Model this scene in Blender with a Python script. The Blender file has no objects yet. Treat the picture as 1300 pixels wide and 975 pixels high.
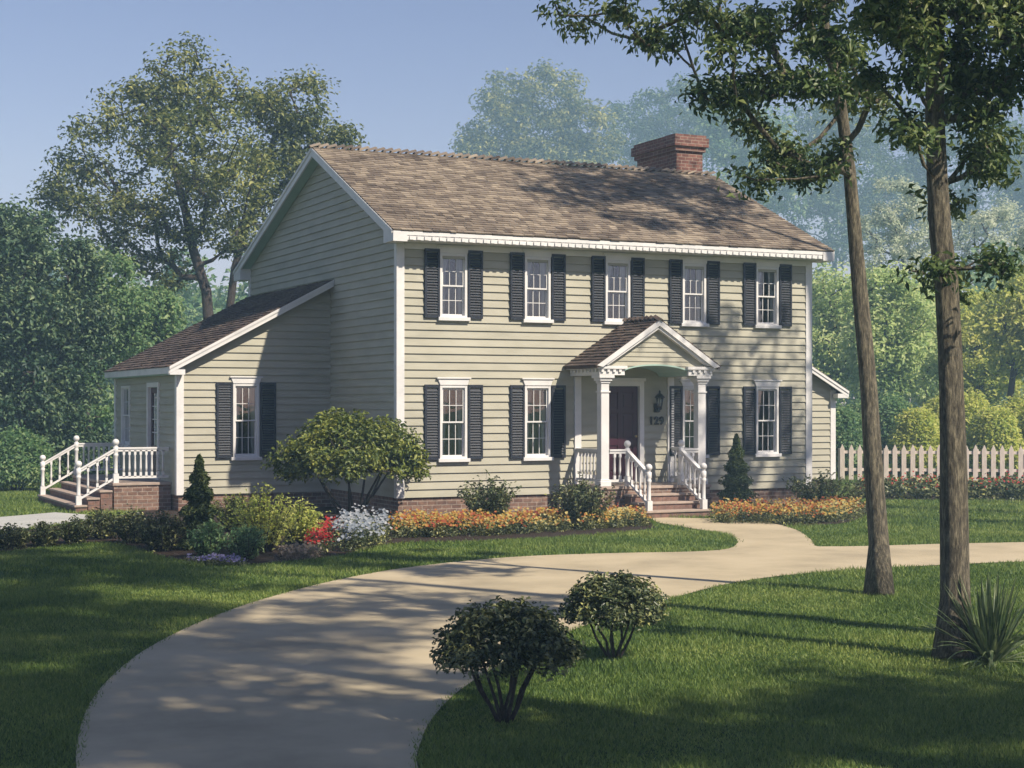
import bpy, bmesh, math, random
import numpy as np
from mathutils import Vector, Matrix
from mathutils.geometry import tessellate_polygon
R = math.radians
random.seed(7)
rng = np.random.default_rng(11)
scene = bpy.context.scene
COL = scene.collection

# ------------------------------------------------------------------ camera frame
F = 2073.0; HZ = 514.0; EYE = 2.33; ANG = R(25.5)
RX, RY = math.cos(ANG), -math.sin(ANG)          # camera right in world
FX, FY = math.sin(ANG), math.cos(ANG)           # camera forward in world
CX = -(-2.343*RX + 33.5*FX); CY = -(-2.343*RY + 33.5*FY)

def W(cx, cz, z=0.0):                            # camera plan coordinates -> world
    return Vector((CX + cx*RX + cz*FX, CY + cx*RY + cz*FY, z))
def G(px, py, h=0.0):                            # a point of the ground seen at a photo pixel
    d = F*(EYE-h)/(py-HZ)
    return W((px-650)/F*d, d, h)
def A(px, py, d):                                # a point at distance d
    return W((px-650)/F*d, d, EYE + (HZ-py)/F*d)
def facx(px, y=0.0):                             # world x where plane y = const is seen at px
    k = (px-650)/F
    # camx = -2.343 + RX*x + RY*y ; camz = 33.5 + FX*x + FY*y
    return (k*(33.5+FY*y) + 2.343 - RY*y) / (RX - k*FX)

# ------------------------------------------------------------------ tagging
def tag(o, label=None, cat=None, group=None, kind=None):
    if label: o['label'] = label
    if cat: o['category'] = cat
    if group: o['group'] = group
    if kind: o['kind'] = kind
    return o
def empty(name, loc=(0,0,0), rz=0):
    o = bpy.data.objects.new(name, None); COL.objects.link(o)
    o.location = loc; o.rotation_euler = (0,0,rz); o.empty_display_size = .2
    return o
def copy_tree(o, parent=None):
    c = o.copy(); COL.objects.link(c)
    if parent is not None:
        c.parent = parent
    for ch in list(o.children): copy_tree(ch, c)
    return c

# ------------------------------------------------------------------ materials
def newmat(name):
    m = bpy.data.materials.new(name); m.use_nodes = True
    nt = m.node_tree; b = nt.nodes['Principled BSDF']
    return m, nt, b
def N(nt, t, **kw):
    n = nt.nodes.new(t)
    for k, v in kw.items(): setattr(n, k, v)
    return n
def ramp(nt, cols, pos=None):
    r = N(nt, 'ShaderNodeValToRGB'); e = r.color_ramp.elements
    n = len(cols)
    pos = pos or [i/(n-1) for i in range(n)]
    while len(e) < n: e.new(.5)
    for i in range(n):
        e[i].position = pos[i]; e[i].color = (*cols[i], 1)
    return r
def bump(nt, b, src, strength=.3, dist=.01):
    u = N(nt, 'ShaderNodeBump'); u.inputs['Strength'].default_value = strength; u.inputs['Distance'].default_value = dist
    nt.links.new(src, u.inputs['Height']); nt.links.new(u.outputs[0], b.inputs['Normal'])
def coords(nt, scale=(1,1,1), kind='Object'):
    t = N(nt, 'ShaderNodeTexCoord'); m = N(nt, 'ShaderNodeMapping')
    m.inputs['Scale'].default_value = scale
    nt.links.new(t.outputs[kind], m.inputs['Vector'])
    return m.outputs[0]
def noise(nt, vec, scale, detail=4, rough=.6):
    n = N(nt, 'ShaderNodeTexNoise'); n.inputs['Scale'].default_value = scale
    n.inputs['Detail'].default_value = detail; n.inputs['Roughness'].default_value = rough
    nt.links.new(vec, n.inputs['Vector'])
    return n.outputs['Fac']
def mat_noise(name, cols, scale=3, rough=.7, mscale=(1,1,1), bs=.2, bd=.005, bscale=None, spec=.3, detail=5, pos=None):
    m, nt, b = newmat(name)
    v = coords(nt, mscale)
    f = noise(nt, v, scale, detail)
    r = ramp(nt, cols, pos or ([.3,.7] if len(cols) == 2 else None))
    nt.links.new(f, r.inputs[0]); nt.links.new(r.outputs[0], b.inputs['Base Color'])
    b.inputs['Roughness'].default_value = rough
    b.inputs['Specular IOR Level'].default_value = spec
    if bs: bump(nt, b, noise(nt, v, bscale or scale*6, 6), bs, bd)
    return m
def mat_leaf(name, cols, trans=.3, rough=.5, patch=.6):
    m, nt, b = newmat(name)
    g = N(nt, 'ShaderNodeNewGeometry')
    f = noise(nt, coords(nt), patch, 2)
    mx = N(nt, 'ShaderNodeMath', operation='MULTIPLY_ADD'); mx.inputs[1].default_value = .65
    sub = N(nt, 'ShaderNodeMath', operation='MULTIPLY_ADD'); sub.inputs[1].default_value = 1.3; sub.inputs[2].default_value = -.42
    nt.links.new(f, sub.inputs[0])
    nt.links.new(g.outputs['Random Per Island'], mx.inputs[0]); nt.links.new(sub.outputs[0], mx.inputs[2])
    r = ramp(nt, cols)
    nt.links.new(mx.outputs[0], r.inputs[0]); nt.links.new(r.outputs[0], b.inputs['Base Color'])
    b.inputs['Roughness'].default_value = rough; b.inputs['Specular IOR Level'].default_value = .35
    t = N(nt, 'ShaderNodeBsdfTranslucent'); s = N(nt, 'ShaderNodeMixShader'); s.inputs[0].default_value = trans
    nt.links.new(r.outputs[0], t.inputs[0])
    nt.links.new(b.outputs[0], s.inputs[1]); nt.links.new(t.outputs[0], s.inputs[2])
    nt.links.new(s.outputs[0], nt.nodes['Material Output'].inputs['Surface'])
    return m
def mat_plain(name, col, rough=.5, spec=.4, metal=0):
    return mat_noise(name, [tuple(c*.88 for c in col), tuple(min(1,c*1.08) for c in col)], 4, rough, bs=.08, bd=.002, spec=spec)
def mat_brick(name, c1, c2, mortar, bw=.21, rh=.072):
    m, nt, b = newmat(name)
    v = coords(nt, (1,1,1), 'UV')
    k = N(nt, 'ShaderNodeTexBrick'); k.inputs['Scale'].default_value = 1
    k.inputs['Brick Width'].default_value = bw; k.inputs['Row Height'].default_value = rh
    k.inputs['Mortar Size'].default_value = .010; k.inputs['Mortar Smooth'].default_value = .3
    k.inputs['Color1'].default_value = (*c1,1); k.inputs['Color2'].default_value = (*c2,1); k.inputs['Mortar'].default_value = (*mortar,1)
    nt.links.new(v, k.inputs['Vector'])
    f = noise(nt, v, 9, 5); r = ramp(nt, [(.6,.6,.62),(1.25,1.2,1.15)], [.3,.7]); nt.links.new(f, r.inputs[0])
    mx = N(nt, 'ShaderNodeMix', data_type='RGBA', blend_type='MULTIPLY'); mx.inputs[0].default_value = 1
    nt.links.new(k.outputs['Color'], mx.inputs[6]); nt.links.new(r.outputs[0], mx.inputs[7])
    nt.links.new(mx.outputs[2], b.inputs['Base Color'])
    b.inputs['Roughness'].default_value = .85
    inv = N(nt, 'ShaderNodeMath', operation='SUBTRACT'); inv.inputs[0].default_value = 1
    nt.links.new(k.outputs['Fac'], inv.inputs[1]); bump(nt, b, inv.outputs[0], .6, .008)
    return m
def mat_bark(name, c0, c1, s=1.0):
    m, nt, b = newmat(name)
    v = coords(nt, (9*s,9*s,2.0*s))
    f = noise(nt, v, 2.2, 8, .7)
    r = ramp(nt, [tuple(c*.35 for c in c0), c0, c1], [.36,.5,.68])
    nt.links.new(f, r.inputs[0]); nt.links.new(r.outputs[0], b.inputs['Base Color'])
    b.inputs['Roughness'].default_value = .9; bump(nt, b, f, 1.0, .035)
    return m
def mat_shake(name, cols):
    m, nt, b = newmat(name)
    g = N(nt, 'ShaderNodeNewGeometry'); f = noise(nt, coords(nt), .8, 4)
    mx = N(nt, 'ShaderNodeMath', operation='MULTIPLY_ADD'); mx.inputs[1].default_value = .6
    s = N(nt, 'ShaderNodeMath', operation='MULTIPLY_ADD'); s.inputs[1].default_value = 1.2; s.inputs[2].default_value = -.38
    nt.links.new(f, s.inputs[0]); nt.links.new(g.outputs['Random Per Island'], mx.inputs[0]); nt.links.new(s.outputs[0], mx.inputs[2])
    r = ramp(nt, cols); nt.links.new(mx.outputs[0], r.inputs[0]); nt.links.new(r.outputs[0], b.inputs['Base Color'])
    b.inputs['Roughness'].default_value = .85; b.inputs['Specular IOR Level'].default_value = .2
    bump(nt, b, noise(nt, coords(nt, (12,2,2)), 8, 5), .5, .01)
    return m

M = {}
def make_siding():
    m, nt, b = newmat('painted_clapboard')
    v = coords(nt)
    f = noise(nt, coords(nt, (.6,.6,2.2)), 1.6, 6)
    r = ramp(nt, [(.318,.308,.240),(.375,.362,.285),(.42,.405,.322)], [.3,.5,.72])
    nt.links.new(f, r.inputs[0]); nt.links.new(r.outputs[0], b.inputs['Base Color'])
    b.inputs['Roughness'].default_value = .6; b.inputs['Specular IOR Level'].default_value = .3
    bump(nt, b, noise(nt, coords(nt, (3,3,30)), 6, 5), .25, .004)
    return m
M['siding'] = make_siding()
M['trim'] = mat_noise('white_trim', [(.60,.60,.59),(.73,.72,.70)], 2.5, .5, bs=.1, bd=.003)
M['shutter'] = mat_plain('shutter_paint', (.017,.021,.032), .5)
M['door'] = mat_plain('door_paint', (.048,.010,.020), .35)
M['glassdark'] = mat_plain('dark_metal', (.02,.018,.018), .4)
M['brick'] = mat_brick('foundation_brick', (.13,.075,.058), (.24,.15,.11), (.30,.25,.21), .22, .085)
M['chimney'] = mat_brick('chimney_brick', (.13,.052,.04), (.22,.10,.075), (.30,.235,.19), .22, .085)
M['step'] = mat_brick('step_brick', (.17,.10,.08), (.22,.13,.10), (.16,.12,.10), .2, .14)
M['tread'] = mat_noise('step_stone', [(.30,.235,.195),(.42,.34,.28)], 6, .8)
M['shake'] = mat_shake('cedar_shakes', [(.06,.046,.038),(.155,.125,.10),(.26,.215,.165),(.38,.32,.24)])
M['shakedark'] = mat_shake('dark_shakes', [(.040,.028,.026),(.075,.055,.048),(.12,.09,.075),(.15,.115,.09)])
M['soffit'] = mat_noise('soffit_shade_teal', [(.30,.44,.38),(.36,.50,.43)], 2, .7)  # teal shade under eaves and porch roof is put into this colour
M['curtain'] = mat_noise('curtain_cloth', [(.62,.62,.60),(.86,.86,.84)], 2, .9, mscale=(22,1,.3), bs=.3, bd=.01, bscale=3)
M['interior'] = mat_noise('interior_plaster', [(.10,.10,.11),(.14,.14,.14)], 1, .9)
M['concrete'] = mat_noise('pale_concrete', [(.32,.27,.18),(.44,.37,.245),(.50,.425,.29)], .7, .85, bs=.25, bd=.006, bscale=60, detail=8, pos=[.3,.52,.72])
M['walk'] = mat_noise('walk_concrete', [(.36,.37,.35),(.48,.48,.45)], .8, .85, bs=.2, bscale=50)
M['mulch'] = mat_noise('bark_mulch', [(.018,.012,.009),(.065,.042,.028)], 30, .95, bs=.8, bd=.03)
M['picket'] = mat_noise('fence_paint', [(.58,.50,.42),(.80,.71,.61)], 3, .7, mscale=(6,6,1), bs=.3)
def make_ground(name, c):
    m, nt, b = newmat(name)
    v = coords(nt)
    f = noise(nt, v, .35, 8, .65); f2 = noise(nt, v, 14, 6, .7)
    r = ramp(nt, c, [.3,.5,.72])
    mx = N(nt, 'ShaderNodeMath', operation='MULTIPLY_ADD'); mx.inputs[1].default_value = .5
    h = N(nt, 'ShaderNodeMath', operation='MULTIPLY'); h.inputs[1].default_value = .5
    nt.links.new(f2, h.inputs[0]); nt.links.new(f, mx.inputs[0]); nt.links.new(h.outputs[0], mx.inputs[2])
    nt.links.new(mx.outputs[0], r.inputs[0]); nt.links.new(r.outputs[0], b.inputs['Base Color'])
    b.inputs['Roughness'].default_value = .95; b.inputs['Specular IOR Level'].default_value = .1
    bump(nt, b, f2, 1, .04)
    return m
M['lawn'] = make_ground('lawn_soil', [(.028,.055,.015),(.055,.095,.024),(.085,.13,.035)])
M['grass'] = mat_leaf('grass_blades', [(.045,.095,.022),(.105,.18,.038),(.20,.28,.06),(.33,.38,.10)], .4, .55, .45)
M['bark'] = mat_bark('oak_bark', (.105,.090,.062), (.29,.25,.165), 1.7)
M['barkdark'] = mat_bark('dark_bark', (.045,.035,.03), (.10,.08,.065), 2)
M['leaf_fg'] = mat_leaf('oak_leaves', [(.025,.055,.022),(.06,.11,.038),(.14,.20,.065),(.32,.36,.14)], .4, .42, .8)
M['leaf_big'] = mat_leaf('ash_leaves', [(.04,.075,.035),(.10,.14,.05),(.24,.27,.08),(.42,.42,.13)], .4, .5, .35)
M['leaf_dark'] = mat_leaf('dark_leaves', [(.015,.045,.028),(.04,.09,.05),(.11,.18,.085),(.25,.32,.14)], .3, .5, .4)
M['leaf_yel'] = mat_leaf('glow_yellow_leaves', [(.22,.33,.07),(.42,.50,.11),(.62,.64,.17),(.74,.72,.27)], .55, .5, .4)  # yellow-green lightened so the colour carries sunlight on woodland and bed shrubs
M['leaf_mid'] = mat_leaf('mid_leaves', [(.05,.12,.055),(.12,.24,.10),(.23,.36,.15),(.38,.47,.21)], .5, .5, .4)
M['leaf_mint'] = mat_leaf('glow_mint_leaves', [(.18,.30,.11),(.38,.52,.20),(.58,.68,.29),(.72,.76,.40)], .55, .5, .4)  # lighter variant of the mid leaves, misty woodland glow put into the colour
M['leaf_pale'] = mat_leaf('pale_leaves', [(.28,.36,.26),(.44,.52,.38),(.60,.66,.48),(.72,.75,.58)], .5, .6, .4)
M['shrub_dark'] = mat_leaf('holly_leaves', [(.018,.032,.016),(.05,.075,.03),(.16,.18,.08),(.42,.42,.14)], .2, .35, 2.0)
M['shrub_lit'] = mat_leaf('sunlit_shrub_leaves', [(.03,.055,.018),(.08,.12,.03),(.19,.23,.045),(.34,.35,.08)], .3, .45, 1.5)  # leaf colour brightened to stand in for sun on the shrubs
M['shrub_grey'] = mat_leaf('azalea_leaves', [(.03,.05,.022),(.07,.10,.04),(.16,.19,.075),(.3,.3,.13)], .25, .5, 2)
M['conifer'] = mat_leaf('spruce_needles', [(.02,.045,.02),(.05,.085,.03),(.11,.155,.045),(.22,.25,.08)], .2, .55, 3)
M['yucca'] = mat_leaf('strap_leaves', [(.035,.07,.03),(.07,.11,.045),(.13,.17,.075),(.26,.30,.16)], .2, .4, 3)
M['fl_orange'] = mat_leaf('orange_petals', [(.24,.03,.02),(.36,.10,.03),(.46,.32,.06),(.50,.47,.22)], .35, .6, .7)
M['fl_red'] = mat_leaf('red_petals', [(.24,.008,.01),(.36,.015,.015),(.44,.04,.03),(.34,.03,.03)], .3, .6, 2)
M['fl_white'] = mat_leaf('white_petals', [(.14,.17,.22),(.22,.26,.31),(.32,.35,.38),(.46,.47,.49)], .3, .6, 2)
M['fl_purple'] = mat_leaf('purple_petals', [(.13,.12,.26),(.20,.18,.36),(.30,.29,.42),(.25,.2,.38)], .3, .6, 2)
M['fl_pink'] = mat_leaf('pink_plumes', [(.16,.15,.10),(.24,.20,.14),(.34,.26,.19),(.24,.24,.13)], .3, .6, 2)
def make_glass():
    m, nt, b = newmat('window_glass')
    nt.nodes.remove(b)
    t = N(nt, 'ShaderNodeBsdfTransparent'); g = N(nt, 'ShaderNodeBsdfGlossy'); g.inputs['Roughness'].default_value = .02
    t.inputs[0].default_value = (.86,.9,.9,1)
    f = N(nt, 'ShaderNodeFresnel'); f.inputs[0].default_value = 1.5
    mm = N(nt, 'ShaderNodeMath', operation='MULTIPLY_ADD'); mm.inputs[1].default_value = 1.6; mm.inputs[2].default_value = .10
    nt.links.new(f.outputs[0], mm.inputs[0])
    u = N(nt, 'ShaderNodeBump'); u.inputs['Strength'].default_value = .15; u.inputs['Distance'].default_value = .01
    nt.links.new(noise(nt, coords(nt), 2.5, 2), u.inputs['Height']); nt.links.new(u.outputs[0], g.inputs['Normal'])
    s = N(nt, 'ShaderNodeMixShader'); nt.links.new(mm.outputs[0], s.inputs[0])
    nt.links.new(t.outputs[0], s.inputs[1]); nt.links.new(g.outputs[0], s.inputs[2])
    nt.links.new(s.outputs[0], nt.nodes['Material Output'].inputs['Surface'])
    return m
M['glass'] = make_glass()

# ------------------------------------------------------------------ mesh builder
class MB:
    def __init__(s): s.v = []; s.f = []; s.smooth = []
    def q(s, pts, smooth=False):
        n = len(s.v); s.v += [tuple(p) for p in pts]; s.f.append(tuple(range(n, n+len(pts)))); s.smooth.append(smooth)
    def box(s, x0, x1, y0, y1, z0, z1, mtx=None):
        c = [(x0,y0,z0),(x1,y0,z0),(x1,y1,z0),(x0,y1,z0),(x0,y0,z1),(x1,y0,z1),(x1,y1,z1),(x0,y1,z1)]
        if mtx is not None: c = [tuple(mtx @ Vector(p)) for p in c]
        n = len(s.v); s.v += c
        for f in ((0,3,2,1),(4,5,6,7),(0,1,5,4),(1,2,6,5),(2,3,7,6),(3,0,4,7)):
            s.f.append(tuple(n+i for i in f)); s.smooth.append(False)
        return s
    def prism(s, poly, axis, a, b):               # poly of 2-d points extruded along axis
        def p3(p, t):
            return {'x':(t,p[0],p[1]), 'y':(p[0],t,p[1]), 'z':(p[0],p[1],t)}[axis]
        n = len(s.v); k = len(poly)
        s.v += [p3(p,a) for p in poly] + [p3(p,b) for p in poly]
        s.f.append(tuple(range(n, n+k))); s.f.append(tuple(range(n+2*k-1, n+k-1, -1)))
        for i in range(k):
            j = (i+1) % k; s.f.append((n+i, n+k+i, n+k+j, n+j))
        s.smooth += [False]*(k+2)
        return s
    def tube(s, pts, rad, sides=6, wob=0, cap=True):
        n0 = len(s.v); pts = [Vector(p) for p in pts]
        up = Vector((.3,.2,1)).normalized()
        for i, p in enumerate(pts):
            d = (pts[min(i+1,len(pts)-1)] - pts[max(i-1,0)])
            d = d.normalized() if d.length > 1e-9 else Vector((0,0,1))
            a = d.cross(Vector((1,0,0))) if abs(d.x) < .8 else d.cross(Vector((0,1,0)))
            a.normalize(); b = d.cross(a)
            for k in range(sides):
                t = 2*math.pi*k/sides
                r = rad[i]*(1 + (wob*math.sin(3*t+i*.35)+wob*.6*math.sin(7*t+i*.8) if wob else 0))
                s.v.append(tuple(p + (a*math.cos(t)+b*math.sin(t))*r))
        for i in range(len(pts)-1):
            for k in range(sides):
                k2 = (k+1) % sides; a0 = n0+i*sides
                s.f.append((a0+k, a0+k2, a0+sides+k2, a0+sides+k)); s.smooth.append(True)
        if cap:
            s.f.append(tuple(n0+sides-1-k for k in range(sides))); s.smooth.append(False)
            e = n0+(len(pts)-1)*sides
            s.f.append(tuple(e+k for k in range(sides))); s.smooth.append(False)
        return s
    def lathe(s, prof, c=(0,0), sides=12):         # prof: (r,z)
        return s.tube([(c[0],c[1],z) for r,z in prof], [max(r,.001) for r,z in prof], sides)
    def mesh(s, name, mat):
        me = bpy.data.meshes.new(name); me.from_pydata(s.v, [], s.f); me.update()
        me.polygons.foreach_set('use_smooth', s.smooth)
        uv = me.uv_layers.new(name='UVMap')
        nl = len(me.loops); co = np.array(s.v, dtype=float).reshape(-1,3)
        vi = np.empty(nl, dtype=int); me.loops.foreach_get('vertex_index', vi)
        nr = np.empty(len(me.polygons)*3); me.polygons.foreach_get('normal', nr); nr = nr.reshape(-1,3)
        tot = np.empty(len(me.polygons), dtype=int); me.polygons.foreach_get('loop_total', tot)
        ln = np.repeat(np.abs(nr), tot, axis=0); c = co[vi]; ax = ln.argmax(1)
        u = np.where(ax == 0, c[:,1], c[:,0]); v = np.where(ax == 2, c[:,1], c[:,2])
        uv.data.foreach_set('uv', np.stack([u,v],1).ravel())
        me.materials.append(mat)
        return me
    def build(s, name, mat, parent=None, loc=None, rz=0, bevel=0):
        o = bpy.data.objects.new(name, s.mesh(name, mat)); COL.objects.link(o)
        if parent is not None: o.parent = parent
        if loc is not None: o.location = loc
        o.rotation_euler = (0,0,rz)
        if bevel:
            b = o.modifiers.new('bevel', 'BEVEL'); b.width = bevel; b.segments = 1; b.limit_method = 'ANGLE'
        return o

def npmesh(name, co, tris_per, idx, mat, parent=None):
    """co (n,k,3) vertices per item, idx (t,3) triangles inside one item"""
    n, k, _ = co.shape
    me = bpy.data.meshes.new(name)
    t = len(idx)
    me.vertices.add(n*k); me.vertices.foreach_set('co', co.astype(np.float32).ravel())
    li = (np.arange(n)[:,None,None]*k + idx[None]).reshape(-1).astype(np.int32)
    me.loops.add(len(li)); me.loops.foreach_set('vertex_index', li)
    me.polygons.add(n*t); me.polygons.foreach_set('loop_start', (np.arange(n*t)*3).astype(np.int32))
    me.polygons.foreach_set('loop_total', np.full(n*t, 3, dtype=np.int32))
    me.update(calc_edges=True); me.validate()
    me.materials.append(mat)
    o = bpy.data.objects.new(name, me); COL.objects.link(o)
    if parent is not None: o.parent = parent
    return o
def unit(a): return a/np.maximum(np.linalg.norm(a, axis=1, keepdims=True), 1e-9)
def leaves(name, cen, size, mat, parent=None, up=.5, aspect=.5, fold=.18, out=None):
    """folded leaf blades: two triangles sharing the midrib"""
    n = len(cen); nr = rng.normal(size=(n,3)); nr = unit(nr); nr[:,2] = np.abs(nr[:,2])*1.0 + up
    if out is not None: nr += out*.8
    nr = unit(nr)
    d = unit(np.cross(nr, unit(rng.normal(size=(n,3))))); sd = np.cross(nr, d)
    L = (size*rng.uniform(.65,1.3,n))[:,None]
    droop = -np.array([0,0,1.])[None]*L*.15
    base = cen - d*L*.5; tip = cen + d*L*.5 + droop
    l = cen + sd*L*aspect*.5 + nr*L*fold - d*L*.05; r = cen - sd*L*aspect*.5 + nr*L*fold - d*L*.05
    co = np.stack([base, l, tip, r], 1)
    return npmesh(name, co, 2, np.array([[0,2,1],[0,3,2]]), mat, parent)

# ------------------------------------------------------------------ ground sheets
def catmull(p, n=6, closed=False):
    out = []; m = len(p)
    for i in range(m if closed else m-1):
        g = lambda k: p[k % m] if closed else p[min(max(k,0), m-1)]
        a, b, c, d = g(i-1), g(i), g(i+1), g(i+2)
        for k in range(n):
            t = k/n
            out.append(tuple(.5*((2*b[j]) + (c[j]-a[j])*t + (2*a[j]-5*b[j]+4*c[j]-d[j])*t*t + (-a[j]+3*b[j]-3*c[j]+d[j])*t**3) for j in range(2)))
    if not closed: out.append(tuple(p[-1][:2]))
    return out
def sheet(name, poly, z, mat, thick=0):
    tri = tessellate_polygon([[Vector((p[0],p[1],0)) for p in poly]])
    mb = MB(); mb.v = [(p[0],p[1],z) for p in poly]; mb.f = [tuple(t) for t in tri]
    # face up
    fx = []
    for t in mb.f:
        a, b, c = (Vector(mb.v[i]) for i in t)
        fx.append(t if (b-a).cross(c-a).z > 0 else t[::-1])
    mb.f = fx; mb.smooth = [False]*len(fx)
    return mb.build(name, mat)
def inside(poly, x, y):
    c = np.zeros(len(x), bool); n = len(poly); j = n-1
    for i in range(n):
        xi, yi = poly[i][:2]; xj, yj = poly[j][:2]
        m = ((yi > y) != (yj > y)) & (x < (xj-xi)*(y-yi)/(yj-yi+1e-12)+xi)
        c ^= m; j = i
    return c
def gp(l): return [tuple(G(*p))[:2] for p in l]

ms = MB(); S = 900; n = 12
for i in range(n):
    for j in range(n):
        x0 = -S+2*S*i/n; x1 = -S+2*S*(i+1)/n; y0 = -S+2*S*j/n; y1 = -S+2*S*(j+1)/n
        ms.q([(x0,y0,0),(x1,y0,0),(x1,y1,0),(x0,y1,0)])
tag(ms.build('ground', M['lawn']), kind='structure')

drive_L = [(240,1400),(118,1080),(97,975),(101,930),(115,893),(140,862),(180,829),(240,797),(320,766),(420,739),(520,721),(650,708),(780,703),(880,701),(925,697),(936,688),(925,680),(895,674),(862,669),(836,664)]
drive_R = [(905,659),(935,661),(975,664),(1010,673),(1030,686),(1034,693)]
drive_T = [(1038,694.5),(1100,694),(1200,691),(1300,689),(1500,684),(1900,678)]
drive_B = [(1900,712),(1500,712),(1300,714),(1200,718),(1100,723),(1000,731),(930,741),(865,757),(800,777),(730,800),(660,832),(610,860),(575,885),(548,915),(534,945),(530,975),(560,1060),(700,1400)]
drive_poly = catmull(gp(drive_L),5) + gp([(822,657)]) + catmull(gp(drive_R),4) + catmull(gp(drive_T),3) + catmull(gp(drive_B),5)
tag(sheet('driveway', drive_poly, .012, M['concrete']), kind='structure')
walk_poly = gp([(-300,700),(-300,668),(0,657),(70,651),(112,654),(118,660),(60,668),(0,677)])
tag(sheet('walkway', walk_poly, .012, M['walk']), kind='structure')
bedL = catmull(gp([(-200,705),(0,701),(60,694),(140,690),(215,709),(300,717),(420,708),(500,691),(600,688),(700,683),(790,677),(832,670)]),4) + gp([(820,657)]) + [(4.0,-.02),(0.02,-.02),(-.02,4.1),(-3.5,4.1),(-3.6,5.5)] + gp([(122,661),(60,670),(0,679),(-200,690)])
tag(sheet('planting_bed', bedL, .010, M['mulch']), kind='structure')
bedR = gp([(905,657)]) + catmull(gp([(905,662),(940,667),(1010,668),(1075,664),(1102,652),(1098,640)]),4) + [(13.6,4.1),(10.3,4.1),(10.3,-.02),(6.6,-.02)]
tag(sheet('planting_bed', bedR, .009, M['mulch']), kind='structure')
bedF = gp([(1085,633),(1200,636),(1300,637),(1500,640),(1500,612),(1300,611),(1085,613)])
tag(sheet('planting_bed', bedF, .010, M['mulch']), kind='structure')

house_foot = [(-3.6,4.1),(-.05,4.1),(-.05,-.05),(10.3,-.05),(10.3,4.1),(14.1,4.1),(14.1,10.6),(-3.6,10.6)]
excl = [drive_poly, walk_poly, bedL, bedR, bedF, house_foot]
def grass():
    cs = []
    for z0, z1, dens, h in ((8,14,4200,.050),(14,21,2300,.055),(21,30,1100,.065),(30,45,420,.08),(45,62,120,.12)):
        a = .5*(z1*z1-z0*z0)*(.36*2)
        m = int(a*dens)
        u = rng.random(m); z = np.sqrt(z0*z0 + u*(z1*z1-z0*z0)); x = rng.uniform(-.36,.36,m)*z
        wx = CX + x*RX + z*FX; wy = CY + x*RY + z*FY
        jx = wx + rng.normal(0,.035,m); jy = wy + rng.normal(0,.035,m)
        k = np.ones(m, bool)
        for p in excl: k &= ~inside(p, jx, jy)
        wx, wy, z = wx[k], wy[k], z[k]; m = len(wx)
        hh = h*rng.uniform(.5,1.25,m)*(.8+.35*np.sin(wx*1.7+np.sin(wy*1.3)*2)*np.sin(wy*2.1))
        wd = (.0028 + z*.00022)*rng.uniform(.8,1.3,m)
        th = rng.uniform(0,2*math.pi,m); ln = rng.uniform(.1,1.0,m)*hh; la = rng.uniform(0,2*math.pi,m)
        b = np.stack([wx,wy,np.zeros(m)],1); d = np.stack([np.cos(th)*wd,np.sin(th)*wd,np.zeros(m)],1)
        tip = b + np.stack([np.cos(la)*ln,np.sin(la)*ln,hh],1)
        cs.append(np.stack([b-d,b+d,tip],1))
    return npmesh('grass', np.concatenate(cs), 1, np.array([[0,1,2]]), M['grass'])
tag(grass(), 'short green mown lawn grass on both sides of the curving driveway', 'grass', kind='stuff')

# ------------------------------------------------------------------ house
H = empty('house', (0,0,0))
tag(H, 'two storey beige clapboard house with dark shutters, brick chimney and white gabled front porch', 'house')
Z0 = .42; ZS = 5.70; ZE = 5.90; ZR = 8.28; YR = 4.6; WX = 10.25; DY = 10.57; OV = .5; OX = .3
YB = DY+OV
kf = (ZR-ZE)/(YR+OV); kb = (ZR-ZE)/(YB-YR)
def rooftop(y): return ZR-(YR-y)*kf if y < YR else ZR-(y-YR)*kb
def siding(mb, fn, z0, z1, lo, hi, opens, outn, ex=.165):
    """fn(u,off,z) -> point. lapped boards"""
    nc = int(math.ceil((z1-z0)/ex))
    for i in range(nc):
        za = z0+i*ex; zb = min(za+ex, z1)
        br = sorted({za, zb} | {round(o[k],4) for o in opens for k in (2,3) if za < o[k] < zb})
        off = lambda z: .036 - .032*(z-za)/ex
        for a, b in zip(br[:-1], br[1:]):
            segs = [(lo(a),hi(a),lo(b),hi(b))]
            for o in opens:
                if o[2] <= a+1e-5 and o[3] >= b-1e-5:
                    ns = []
                    for s in segs:
                        if o[0] > s[0] and o[0] < s[1]:
                            ns.append((s[0],o[0],s[2],o[0])); ns.append((o[1],s[1],o[1],s[3]))
                        else: ns.append(s)
                    segs = ns
            for s in segs:
                if s[1]-s[0] < .005 and s[3]-s[2] < .005: continue
                P = [fn(s[0],off(a),a), fn(s[1],off(a),a), fn(s[3],off(b),b), fn(s[2],off(b),b)]
                mb.q(P if not outn else P[::-1])
                if a == za:
                    Q = [fn(s[0],0,a), fn(s[1],0,a), fn(s[1],off(a),a), fn(s[0],off(a),a)]
                    mb.q(Q if not outn else Q[::-1])
front = lambda y: (lambda u,o,z: (u, y-o, z))
left = lambda x: (lambda u,o,z: (x-o, u, z))
right = lambda x: (lambda u,o,z: (x+o, u, z))
back = lambda y: (lambda u,o,z: (u, y+o, z))

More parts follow.
